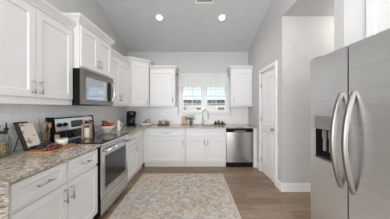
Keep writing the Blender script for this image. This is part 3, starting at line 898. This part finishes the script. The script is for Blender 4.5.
b = B(); box(b, dx0 - 0.008, dx1 + 0.008, -0.003, -0.0002, rz1, dz1); dp = obj('dispenser_panel', b, M['steel_p'], fd, bevel=0.001)
b = B()
q0, q1, p0, p1 = dx0 + 0.0025, dx1 - 0.0025, dz0 + 0.0025, rz1 - 0.0025
box(b, q0, q0 + 0.003, 0.001, 0.058, p0, p1); box(b, q1 - 0.003, q1, 0.001, 0.058, p0, p1)
box(b, q0 + 0.003, q1 - 0.003, 0.001, 0.058, p0, p0 + 0.003); box(b, q0 + 0.003, q1 - 0.003, 0.001, 0.058, p1 - 0.003, p1); box(b, q0 + 0.003, q1 - 0.003, 0.052, 0.058, p0 + 0.003, p1 - 0.003)
dc = obj('dispenser_recess', b, M['black'], fd)
for lx in (0.125, 0.190):
    b = B(); box(b, lx, lx + 0.022, 0.022, 0.034, 0.96, 1.075); box(b, lx + 0.004, lx + 0.018, 0.012, 0.040, 1.075, p1 - 0.003); obj('paddle', b, M['panel_grey'], dc)
b = B(); box(b, q0 + 0.003, q1 - 0.003, -0.008, 0.050, p0 + 0.003, p0 + 0.016); obj('drip_tray', b, M['steel_d'], dc)
b = B(); box(b, FS - 0.01, FS + 0.022, 0.0755, 0.0845, 0.12, FH - 0.013); obj('gap_shade', b, M['black'], t)  # black strip set in the door gap to stand for its shade
b = B(); panel_front(b, FS + 0.011, FW, 0.11, FH, 0.0, 0.075, [], step=0.002)
rd = obj('fridge_door', b, M['steel_f'], t)
def bow_handle(hx, par):
    b = B(); n = 24; secs = []
    z0, z1 = 0.735, 1.450
    for k in range(n + 1):
        f = k / n
        z = z0 + (z1 - z0) * f
        s = math.sin(PI * f)
        yo = -0.004 - 0.068 * (s ** 0.8)
        wdt = 0.013 + 0.003 * s
        th = 0.013
        secs.append([b.verts.new((hx - wdt, yo + th, z)), b.verts.new((hx - wdt, yo - th * 0.4, z)), b.verts.new((hx - wdt * 0.6, yo - th, z)), b.verts.new((hx + wdt * 0.6, yo - th, z)), b.verts.new((hx + wdt, yo - th * 0.4, z)), b.verts.new((hx + wdt, yo + th, z))])
    for a, c in zip(secs, secs[1:]):
        for k in range(6): b.faces.new((a[k], a[(k + 1) % 6], c[(k + 1) % 6], c[k]))
    b.faces.new(secs[0]); b.faces.new(secs[-1][::-1])
    obj('handle', b, M['handle_s'], par, smooth=False)
bow_handle(FS - 0.045, fd); bow_handle(FS + 0.053, rd)
b = B(); box(b, 0.0, 0.09, 0.02, 0.11, FH + 0.0005, FH + 0.018); obj('hinge_cover', b, M['panel_grey'], t, bevel=0.004)
b = B(); box(b, FW - 0.09, FW, 0.02, 0.11, FH + 0.0005, FH + 0.018); obj('hinge_cover', b, M['panel_grey'], t, bevel=0.004)

# ------------------------------------------------------------------ rug
rx0, rx1, ry0, ry1 = -1.045, 0.56, 0.90, 3.317
hx, hy = (rx1 - rx0) / 2, (ry1 - ry0) / 2
b = B(); box(b, -hx, hx, -hy, hy, 0.0, 0.011)
r = obj('area_rug', b, rugmat(hx, hy), bevel=0.004); r.location = ((rx0 + rx1) / 2, (ry0 + ry1) / 2, 0.0005)
tag(r, 'distressed beige and grey patterned rug on the plank floor', 'rug')

# ------------------------------------------------------------------ faucet
FXc, FYc = 0.20, 4.195
t = thing('faucet', 'tall brushed nickel gooseneck pull-down faucet behind the sink', 'faucet', (FXc, FYc, CT1))
b = B(); lathe(b, [(0, 0), (0.028, 0), (0.028, 0.010), (0.020, 0.02), (0.019, 0.10), (0.014, 0.115), (0, 0.115)], seg=20); obj('base', b, M['nickel'], t, smooth=True)
dirv = Vector((0.92, -0.39, 0))
pts = [Vector((0, 0, 0.11)), Vector((0, 0, 0.20)), Vector((0, 0, 0.29))]
for k in range(1, 11):
    a = PI * k / 10
    pts.append(dirv * (0.075 * (1 - math.cos(a))) + Vector((0, 0, 0.29 + 0.085 * math.sin(a))))
pts.append(dirv * 0.15 + Vector((0, 0, 0.25)))
b = B(); tube(b, pts, 0.010, 12); obj('spout', b, M['nickel'], t, smooth=True)
e = dirv * 0.15
b = B(); tube(b, [e + Vector((0, 0, 0.255)), e + Vector((0, 0, 0.235)), e + Vector((0, 0, 0.15)), e + Vector((0, 0, 0.14))], [0.012, 0.016, 0.018, 0.015], 14); obj('spray_head', b, M['nickel'], t, smooth=True)
b = B(); tube(b, [(0.015, 0, 0.07), (0.05, 0.0, 0.075), (0.095, -0.01, 0.11)], [0.010, 0.007, 0.006], 10); obj('lever', b, M['nickel'], t, smooth=True)

# ------------------------------------------------------------------ objects on the left counter
def jar(x, y, rad, h, label):
    t = thing('storage_jar', label, 'jar', (x, y, CT1 + 0.0005))
    b = B(); lathe(b, [(0, 0), (rad, 0), (rad, h * 0.82), (rad * 0.8, h * 0.92), (rad * 0.78, h), (rad * 0.74, h), (rad * 0.76, h * 0.91), (rad * 0.95, h * 0.81), (rad * 0.95, 0.006), (0, 0.006)], seg=28); obj('glass', b, M['jarglass'], t, smooth=True)
    b = B(); 
    for k in range(90):
        a = random.uniform(0, 2 * PI); rr = rad * 0.72 * math.sqrt(random.random()); z = 0.02 + random.random() * h * 0.5
        d = Vector((random.uniform(-1, 1), random.uniform(-1, 1), random.uniform(-0.6, 0.6))).normalized() * 0.011
        c = Vector((rr * math.cos(a), rr * math.sin(a), z))
        tube(b, [c - d, c + d], 0.006, 6)
    p = obj('dried_pasta', b, M['pasta'], t); p['kind'] = 'stuff'
    b = B(); lathe(b, [(0, h + 0.001), (rad * 0.84, h + 0.001), (rad * 0.84, h + 0.02), (0.006, h + 0.024), (0.006, h + 0.05), (0.010, h + 0.055), (0.010, h + 0.07), (0, h + 0.075)], seg=24); obj('lid', b, M['iron'], t, smooth=False)
    return t
def bottle_spout(x, y):
    t = thing('oil_bottle', 'clear glass oil bottle with thin black pour spout near the cookbook stand', 'bottle', (x, y, CT1 + 0.0005))
    b = B(); lathe(b, [(0, 0), (0.034, 0), (0.036, 0.01), (0.036, 0.13), (0.016, 0.175), (0.013, 0.215), (0.010, 0.215), (0.012, 0.174), (0.032, 0.128), (0.032, 0.008), (0, 0.006)], seg=24); obj('glass', b, M['jarglass'], t, smooth=True)
    b = B(); lathe(b, [(0, 0.2155), (0.015, 0.2155), (0.015, 0.235), (0.006, 0.245), (0.004, 0.29), (0, 0.29)], seg=14); obj('pour_spout', b, M['iron'], t, smooth=True)
jar(-1.675, 1.40, 0.06, 0.20, 'glass jar of dried pasta at the left edge of the counter')
bottle_spout(-1.715, 1.49)

# cookbook on easel
ex, ey = -1.60, 1.545
t = thing('easel', 'black iron cookbook easel leaning back on the granite counter', 'easel', (ex, ey, CT1))
LN = math.radians(22)
def lean(u, y, n=0.0):  # u up the board, n out of the board (towards +X)
    return (-math.sin(LN) * u + math.cos(LN) * n, y, math.cos(LN) * u + math.sin(LN) * n + 0.02)
EW, EH = 0.125, 0.285
b = B()
def slab(bm, y0, y1, u0, u1, n0, n1):
    vs = [bm.verts.new(lean(u, y, n)) for n in (n0, n1) for (u, y) in ((u0, y0), (u0, y1), (u1, y1), (u1, y0))]
    for f in ((0, 1, 2, 3), (7, 6, 5, 4), (0, 4, 5, 1), (1, 5, 6, 2), (2, 6, 7, 3), (3, 7, 4, 0)): bm.faces.new([vs[i] for i in f])
slab(b, 0, 0.018, 0, EH, -0.012, 0.0); slab(b, EW - 0.018, EW, 0, EH, -0.012, 0.0); slab(b, 0.018, EW - 0.018, 0.0, 0.02, -0.012, 0.0); slab(b, 0.018, EW - 0.018, EH - 0.02, EH, -0.012, 0.0)
slab(b, 0.018, EW - 0.018, 0.02, EH - 0.02, -0.008, -0.003)
obj('back_frame', b, M['iron'], t)
b = B(); slab(b, 0, EW, -0.008, 0.0, 0.0, 0.05); slab(b, 0, EW, 0.0, 0.018, 0.044, 0.05); obj('ledge', b, M['iron'], t)
for f in (0.12, 0.88): obj('rear_leg', tube(B(), [lean(EH * 0.55, EW * f, -0.012), (-0.125, EW * f, 0.003)], 0.004, 8), M['iron'], t)
for f in (0.02, EW - 0.02): obj('front_foot', tube(B(), [lean(0.0, f, 0.02), (0.02, f, 0.0)], 0.006, 8), M['iron'], t)
t = thing('cookbook', 'open-faced cookbook with pale printed page standing on the black easel', 'book', (ex, ey, CT1))
b = B(); slab(b, -0.002, EW + 0.012, 0.001, 0.262, 0.001, 0.005); slab(b, -0.002, EW + 0.012, 0.001, 0.262, 0.030, 0.033); slab(b, -0.006, -0.002, 0.001, 0.262, 0.001, 0.033); obj('cover', b, M['cover'], t)
b = B(); slab(b, 0.0, EW + 0.010, 0.005, 0.257, 0.0055, 0.0295); obj('pages', b, M['white'], t)
b = B(); slab(b, 0.004, EW + 0.010, 0.005, 0.258, 0.0335, 0.0345); obj('front_page', b, M['page'], t)

# utensil crock
t = thing('utensil_jar', 'clear glass jar behind the serving board', 'jar', (-1.69, 1.845, CT1 + 0.0005))
t['label'] = 'clear glass utensil jar between cookbook and range'
b = B(); lathe(b, [(0, 0), (0.052, 0), (0.056, 0.15), (0.053, 0.15), (0.049, 0.005), (0, 0.005)], seg=26); obj('glass', b, M['jarglass'], t, smooth=True)
for k, (dx, dy, h, kind) in enumerate(((0.02, -0.025, 0.24, 's'), (0.025, 0.02, 0.25, 's'), (-0.02, -0.02, 0.30, 'r'), (-0.01, 0.03, 0.26, 's'))):
    if kind == 'r':
        u = tag(obj('skewer', tube(B(), [(0, 0, 0), (dx * 0.6, dy * 1.4, h)], 0.002, 6), M['iron']), 'thin dark skewer standing up out of the utensil jar', 'utensil')
    else:
        bb = B(); tube(bb, [(0, 0, 0), (dx * 0.5, dy * 0.5, h * 0.72)], 0.005, 8)
        u = tag(obj('wooden_spoon', bb, M['wood_l']), ('wooden spoon in the utensil jar, nearest the cookbook', 'wooden spoon in the utensil jar, nearest the range', '', 'wooden spoon at the back of the utensil jar')[k], 'utensil', 'wooden spoons in the jar')
        bb = B(); ball(bb, (dx * 0.62, dy * 0.62, h * 0.86), 0.021, 0.45, 1.0, 1.7, 14, 10); obj('bowl', bb, M['wood_l'], u, smooth=True)
    u.location = (-1.69 + dx * 0.75, 1.845 + dy * 0.75, CT1 + 0.007)

# serving board with food
def rounded(w, l, r, n=6):
    pts = []
    for cx, cy, a0 in ((w - r, l - r, 0), (-w + r, l - r, PI / 2), (-w + r, -l + r, PI), (w - r, -l + r, 3 * PI / 2)):
        for k in range(n + 1):
            a = a0 + PI / 2 * k / n
            pts.append((cx + r * math.cos(a), cy + r * math.sin(a)))
    return pts
bx, by = -1.455, 1.685
b = B(); prism(b, rounded(0.115, 0.185, 0.03), 'z', 0, 0.018)
bd = tag(obj('serving_board', b, M['wood'], bevel=0.003), 'warm brown wooden serving board loaded with grapes and cheese', 'board'); bd.location = (bx, by, CT1 + 0.0005); bd.rotation_euler = (0, 0, 0.05)
BT = CT1 + 0.019
def grape_bunch(cx, cy, n, wx, wy, h, mat, label):
    t = thing('grape_bunch', label, 'grapes', (cx, cy, BT), 0, 'grapes on the serving board')
    b = B(); tube(b, [(-wx * 0.6, 0, 0.016), (0, 0, h * 0.4 + 0.016), (wx * 0.5, 0.01, 0.016)], 0.003, 6); obj('stem', b, M['stem'], t)
    me = None; placed = []
    tries = 0
    while len(placed) < n and tries < 4000:
        tries += 1
        a = random.uniform(0, 2 * PI); r = math.sqrt(random.random())
        z = 0.0115 + h * (1 - r * r) * random.random()
        p = Vector((wx * r * math.cos(a), wy * r * math.sin(a), z))
        if all((p - q).length > 0.0165 for q in placed):
            placed.append(p)
            if me is None:
                bb = B(); ball(bb, (0, 0, 0), 0.0112, 1, 1, 1.08, 12, 8)
                g = obj('grape', bb, mat, t, smooth=True); me = g
            else:
                g = me.copy(); COL.objects.link(g); g.parent = t
            g.location = p
grape_bunch(-1.395, 1.615, 46, 0.050, 0.085, 0.040, M['grape_r'], 'bunch of red grapes along the near edge of the serving board')
grape_bunch(-1.500, 1.648, 46, 0.038, 0.080, 0.065, M['grape_k'], 'heap of dark black grapes at the back of the serving board')
b = B(); prism(b, [(0, 0), (-0.025, 0.082), (-0.072, 0.072)], 'z', 0, 0.10)
ch = tag(obj('cheese_wedge', b, M['cheese'], bevel=0.003), 'yellow cheese wedge standing behind the grapes', 'cheese'); ch.location = (-1.500, 1.764, BT)
t = thing('dip_bowl', 'small cream bowl of dark dip on the board next to the range', 'bowl', (-1.43, 1.765, BT))
b = B(); lathe(b, [(0, 0), (0.034, 0), (0.050, 0.025), (0.055, 0.072), (0.052, 0.072), (0.047, 0.025), (0.025, 0.006), (0, 0.006)], seg=26); obj('bowl_body', b, M['cream'], t, smooth=True)
b = B(); lathe(b, [(0, 0.006), (0.024, 0.0065), (0.0455, 0.026), (0.0505, 0.062), (0.025, 0.072), (0, 0.074)], seg=22); obj('dip', b, M['dip'], t, smooth=True)

# lantern on the cooktop
t = thing('lantern', 'tan wooden lantern holding a cream candle on the black cooktop', 'lantern', (-1.475, 2.245, 0.9262), 0.35)
s = 0.044
b = B()
for x in (-s, s):
    for y in (-s, s): box(b, x - 0.008, x + 0.008, y - 0.008, y + 0.008, 0.016, 0.175)
obj('post', b, M['wood_l'], t)
b = B(); box(b, -s - 0.012, s + 0.012, -s - 0.012, s + 0.012, 0, 0.016); obj('base', b, M['wood_l'], t)
b = B(); box(b, -s - 0.012, s + 0.012, -s - 0.012, s + 0.012, 0.175, 0.189); obj('top', b, M['wood_l'], t)
b = B(); tube(b, [(-0.05, 0, 0.189)] + [(-0.05 * math.cos(PI * k / 10), 0, 0.189 + 0.045 * math.sin(PI * k / 10)) for k in range(1, 10)] + [(0.05, 0, 0.189)], 0.005, 8); obj('handle', b, M['wood_l'], t, smooth=True)
c = tag(obj('candle', lathe(B(), [(0, 0), (0.04, 0), (0.04, 0.12), (0.034, 0.124), (0, 0.118)], seg=24), M['cream'], smooth=False), 'thick cream pillar candle inside the wooden lantern', 'candle'); c.location = (-1.475, 2.245, 0.9425)

# ------------------------------------------------------------------ right of the range: fruit bowl, pitcher, coffee maker
fx, fy = -1.535, 2.835
t = thing('fruit_bowl', 'wide white footed bowl full of apples and pears', 'bowl', (fx, fy, CT1 + 0.0005))
b = B(); lathe(b, [(0, 0), (0.058, 0), (0.060, 0.012), (0.085, 0.045), (0.155, 0.115), (0.151, 0.118), (0.08, 0.052), (0.05, 0.024), (0, 0.02)], seg=36); obj('bowl_body', b, M['cream'], t, smooth=True)
def fruit(dx, dy, z, r, mat, name, label, pear=False):
    o = thing(name, label, name, (fx + dx, fy + dy, CT1 + z - r), random.uniform(0, 6), 'fruit in the white bowl')
    b = B()
    if pear: lathe(b, [(0, 0.002), (r * 0.6, 0.006), (r, r * 0.8), (r * 0.85, r * 1.35), (r * 0.45, r * 2.0), (r * 0.32, r * 2.5), (0, r * 2.65)], seg=20)
    else: lathe(b, [(0, 0.012), (r * 0.35, 0.001), (r * 0.8, r * 0.35), (r, r), (r * 0.85, r * 1.55), (r * 0.45, r * 1.88), (r * 0.15, r * 1.8), (0, r * 1.65)], seg=20)
    obj('flesh', b, mat, o, smooth=True)
    b = B(); h = r * (2.6 if pear else 1.68); tube(b, [(0, 0, h), (0.004, 0.002, h + 0.022)], 0.002, 6); obj('stem', b, M['stem'], o)
fruit(0.018, -0.052, 0.142, 0.058, M['apple'], 'apple', 'big dark red apple nearest the range in the fruit bowl')
fruit(0.060, 0.054, 0.130, 0.042, M['apple2'], 'apple', 'orange-red apple at the far side of the fruit bowl')
fruit(-0.066, 0.038, 0.125, 0.036, M['apple'], 'apple', 'red apple at the back of the bowl beside the wall')
fruit(0.0, 0.036, 0.195, 0.029, M['pear'], 'pear', 'yellow-green pear standing on top of the fruit bowl', True)
b = B()
for k in range(26):
    a = random.uniform(0, 2 * PI); l = random.uniform(0.03, 0.055)
    base = Vector((random.uniform(-0.02, 0.02), random.uniform(-0.02, 0.02), 0.0))
    d = Vector((math.cos(a) * 0.8, math.sin(a) * 0.8, random.uniform(0.5, 1.6))).normalized()
    sd = d.cross(Vector((0, 0, 1))).normalized() * 0.010
    p0, p1, p2 = base, base + d * l * 0.5, base + d * l
    q = [b.verts.new(v) for v in (p0, p1 + sd, p2, p1 - sd)]
    b.faces.new(q)
lf = tag(obj('leafy_sprig', b, M['leaf']), 'green leafy sprig tucked among fruit in the white bowl', 'greenery'); lf.location = (fx - 0.055, fy - 0.015, CT1 + 0.175)
md = lf.modifiers.new('s', 'SOLIDIFY'); md.thickness = 0.001

t = thing('pitcher', 'small slim cream ceramic pitcher beside the fruit bowl', 'pitcher', (-1.385, 2.98, CT1 + 0.0005))
b = B(); lathe(b, [(0, 0), (0.026, 0), (0.032, 0.03), (0.030, 0.10), (0.022, 0.15), (0.026, 0.19), (0.023, 0.19), (0.019, 0.15), (0.026, 0.10), (0.028, 0.03), (0.02, 0.006), (0, 0.006)], seg=24); obj('pitcher_body', b, M['cream'], t, smooth=True)
b = B(); tube(b, [(0.024, 0.012, 0.165)] + [(0.026 + 0.035 * math.sin(PI * k / 8), 0.012 + 0.01 * math.sin(PI * k / 8), 0.165 - 0.11 * k / 8) for k in range(1, 8)] + [(0.028, 0.012, 0.055)], 0.005, 8); obj('handle', b, M['cream'], t, smooth=True)

t = thing('coffee_maker', 'black drip coffee maker in the back left counter corner', 'coffee maker', (-1.485, 3.82, CT1), math.radians(28))
b = B(); prism(b, rounded(0.095, 0.12, 0.02), 'z', 0.0, 0.035); obj('base', b, M['black'], t)
b = B(); prism(b, [(x, y + 0.07) for x, y in rounded(0.095, 0.05, 0.02)], 'z', 0.0355, 0.25); obj('water_tank', b, M['black'], t)
b = B(); prism(b, rounded(0.095, 0.12, 0.025), 'z', 0.2505, 0.335); tp = obj('brew_head', b, M['black'], t, bevel=0.004)
b = B(); prism(b, [(x, y + 0.01) for x, y in rounded(0.07, 0.075, 0.02)], 'z', 0.3355, 0.348); obj('lid', b, M['black'], tp)
b = B(); lathe(b, [(0, 0.036), (0.062, 0.036), (0.072, 0.08), (0.068, 0.14), (0.048, 0.18), (0.05, 0.20), (0, 0.20)], (0, -0.045, 0), 24); cf = obj('carafe', b, M['blackglass'], t, smooth=True)
b = B(); tube(b, [(0, -0.09, 0.185), (0, -0.145, 0.18), (0, -0.15, 0.12), (0, -0.115, 0.08)], 0.008, 8); obj('handle', b, M['black'], cf, smooth=True)
b = B(); box(b, -0.03, 0.03, -0.122, -0.12, 0.275, 0.31); obj('control_panel', b, M['display'], tp)

# ------------------------------------------------------------------ back counter decor
t = thing('basket_bowl', 'low cream bowl of dried pink and white flowers beside the coffee maker', 'bowl', (-1.20, 3.97, CT1 + 0.0005))
b = B(); lathe(b, [(0, 0), (0.11, 0), (0.14, 0.02), (0.155, 0.06), (0.150, 0.06), (0.134, 0.022), (0.09, 0.006), (0, 0.006)], seg=32); obj('bowl_body', b, M['cream'], t, smooth=True)
for k in range(24):
    a = random.uniform(0, 2 * PI); r = 0.105 * math.sqrt(random.random())
    x, y = r * math.cos(a), r * math.sin(a)
    h = random.uniform(0.08, 0.23 - r * 0.9)
    b = B(); tube(b, [(x * 0.4, y * 0.4, 0.0065), (x, y, h)], 0.002, 6); st = obj('flower_stem', b, M['stem'], t)
    b = B()
    for q in range(7):
        aa = 2 * PI * q / 7; ball(b, (x + 0.016 * math.cos(aa), y + 0.016 * math.sin(aa), h + 0.004), 0.014, 1, 1, 0.6, 8, 6)
    ball(b, (x, y, h + 0.006), 0.008, 1, 1, 0.8, 8, 6)
    obj('blossom', b, M['flower'] if k % 3 == 0 else M['flower_w'], st, smooth=True)

def tray(x, y, wx, wy, label, mat):
    b = B(); prism(b, rounded(wx, wy, 0.02), 'z', 0, 0.012)
    ring_o, ring_i = rounded(wx, wy, 0.02), rounded(wx - 0.008, wy - 0.008, 0.015)
    n = len(ring_o)
    for k in range(n):
        k2 = (k + 1) % n
        vs = [b.verts.new((p[0], p[1], z)) for z in (0.012, 0.032) for p in (ring_o[k], ring_o[k2], ring_i[k2], ring_i[k])]
        b.faces.new((vs[0], vs[1], vs[5], vs[4])); b.faces.new((vs[2], vs[3], vs[7], vs[6])); b.faces.new((vs[4], vs[5], vs[6], vs[7]))
    o = tag(obj('tray', b, mat), label, 'tray', 'dark trays on the back counter'); o.location = (x, y, CT1 + 0.0005)
tray(-0.775, 4.03, 0.135, 0.08, 'dark wooden tray with brown mugs left of the window', M['wood_d'])
TT = CT1 + 0.013
def mug(x, y, r, h, mat, label, rz):
    t = thing('mug', label, 'mug', (x, y, TT), rz, 'mugs on the dark tray')
    b = B(); lathe(b, [(0, 0), (r * 0.8, 0), (r, h * 0.2), (r, h), (r * 0.92, h), (r * 0.9, h * 0.2), (0, 0.006)], seg=24); obj('cup', b, mat, t, smooth=True)
    b = B(); tube(b, [(r * 0.97, 0, h * 0.85)] + [(r * 0.97 + 0.028 * math.sin(PI * k / 8), 0, h * (0.85 - 0.6 * k / 8)) for k in range(1, 8)] + [(r * 0.97, 0, h * 0.25)], 0.005, 8); obj('handle', b, mat, t, smooth=True)
mug(-0.850, 4.01, 0.040, 0.098, M['tan'], 'brown mug at the left of the dark wooden tray', 2.6)
mug(-0.700, 4.02, 0.042, 0.088, M['tan'], 'brown mug at the right of the dark wooden tray', 0.6)
t = thing('sugar_jar', 'small cream jar between the two brown mugs on the tray', 'jar', (-0.782, 4.06, TT))
b = B(); lathe(b, [(0, 0), (0.03, 0), (0.034, 0.03), (0.030, 0.09), (0, 0.09)], seg=20); obj('jar_body', b, M['cream'], t, smooth=True)
b = B(); lathe(b, [(0, 0.0905), (0.032, 0.0905), (0.028, 0.10), (0.006, 0.105), (0.008, 0.118), (0, 0.12)], seg=20); obj('lid', b, M['wood_l'], t, smooth=True)

# arched board leaning on the tile
b = B(); pts = [(-0.072, 0), (0.072, 0), (0.072, 0.15)] + [(0.072 * math.cos(PI * k / 12), 0.15 + 0.078 * math.sin(PI * k / 12)) for k in range(1, 12)] + [(-0.072, 0.15)]
prism(b, pts, 'y', -0.016, 0)
o = tag(obj('cutting_board', b, M['wood_p'], bevel=0.003), 'pinkish arched wooden cutting board leaning on the tile behind the plant', 'cutting board')
o.location = (-0.275, YB - 0.075, CT1 + 0.005); o.rotation_euler = (-math.radians(14), 0, 0)

# potted plant
t = thing('potted_plant', 'small leafy green plant in a dark grey pot left of the faucet', 'plant', (-0.105, 4.17, CT1 + 0.0005))
b = B(); lathe(b, [(0, 0), (0.036, 0), (0.046, 0.10), (0.042, 0.10), (0.033, 0.008), (0, 0.008)], seg=24); obj('pot', b, M['pot'], t, smooth=True)
b = B(); lathe(b, [(0, 0.085), (0.040, 0.085)], seg=20); obj('soil', b, M['soil'], t)
b = B()
for k in range(95):
    a = random.uniform(0, 2 * PI); el = random.uniform(0.1, 1.3); R = random.uniform(0.05, 0.17)
    c = Vector((R * math.cos(a) * math.cos(el), R * math.sin(a) * math.cos(el) * 0.55, 0.11 + R * math.sin(el) * 0.95))
    d = Vector((math.cos(a), math.sin(a), random.uniform(-0.5, 0.5))).normalized(); l = random.uniform(0.035, 0.058)
    sd = d.cross(Vector((0, 0, 1))).normalized() * l * 0.38
    up = Vector((0, 0, 0.006))
    q = [b.verts.new(v) for v in (c - d * l * 0.5, c + sd + up, c + d * l * 0.5, c - sd + up)]
    b.faces.new((q[0], q[1], q[2])); b.faces.new((q[0], q[2], q[3]))
f = obj('foliage', b, M['leaf'], t); f['kind'] = 'stuff'
b = B()
for k in range(9):
    a = 2 * PI * k / 9; tube(b, [(0, 0, 0.085), (0.03 * math.cos(a), 0.02 * math.sin(a), 0.14), (0.085 * math.cos(a), 0.045 * math.sin(a), 0.17 + 0.02 * (k % 3))], 0.002, 6)
obj('stems', b, M['leaf'], t)

tray(0.625, 4.18, 0.145, 0.06, 'dark wooden tray of small bottles right of the faucet', M['wood_d'])
def bottle(x, y, h, r, mat, label):
    t = thing('bottle', label, 'bottle', (x, y, TT), 0, 'small bottles on the tray')
    b = B(); lathe(b, [(0, 0), (r, 0), (r, h * 0.55), (r * 0.4, h * 0.72), (r * 0.4, h * 0.88), (0, h * 0.88)], seg=20); obj('bottle_body', b, mat, t, smooth=True)
    b = B(); lathe(b, [(0, h * 0.8805), (r * 0.5, h * 0.8805), (r * 0.5, h), (0, h)], seg=16); obj('cap', b, M['steel_d'], t)
bottle(0.525, 4.17, 0.085, 0.030, M['amber'], 'short dark brown bottle nearest the faucet on the tray')
bottle(0.605, 4.19, 0.100, 0.032, M['amber_g'], 'olive green bottle in the middle of the tray by the faucet')
bottle(0.695, 4.17, 0.080, 0.034, M['amber'], 'short dark brown bottle nearest the dishwasher on the tray')

# ------------------------------------------------------------------ outside the window
b = B(); box(b, -40, 40, YB + 0.5, 60, -0.9, -0.6)
tag(struct('ground_outside', b, M['lawn']), 'green lawn outside the window', 'ground'); 
hx = bpy.data.objects['ground_outside']
for k in ('label', 'category'): del hx[k]
t = thing('neighbor_house', 'pale house with dark roof seen through the window', 'house', (0.6, 18.0, -0.6))
b = B(); box(b, -6.5, 6.5, 0, 8, 0, 2.42); obj('wall', b, M['siding'], t)
b = B(); prism(b, [(-0.12, 2.40), (-0.12, 2.46), (1.2, 2.90), (7.0, 2.90), (8.12, 2.46), (8.12, 2.40)], 'x', -7, 7); obj('roof', b, M['shingle'], t)
for wx in (-3.2, -0.6, 1.8, 4.2):
    b = B(); box(b, wx, wx + 0.9, -0.05, -0.001, 0.9, 2.1); f = obj('window_frame', b, M['vinyl'], t)
    b = B(); box(b, wx + 0.08, wx + 0.82, -0.06, -0.0505, 0.98, 2.02); obj('pane', b, M['panel_grey'], f)
b = B(); box(b, -2.0, -1.2, -0.4, -0.05, 0.0, 2.0); tag(obj('garden_shed', b, M['teal']), 'teal painted shed end seen at the left edge of the window', 'shed'); bpy.data.objects['garden_shed'].location = (0.3, 17.0, -0.6)
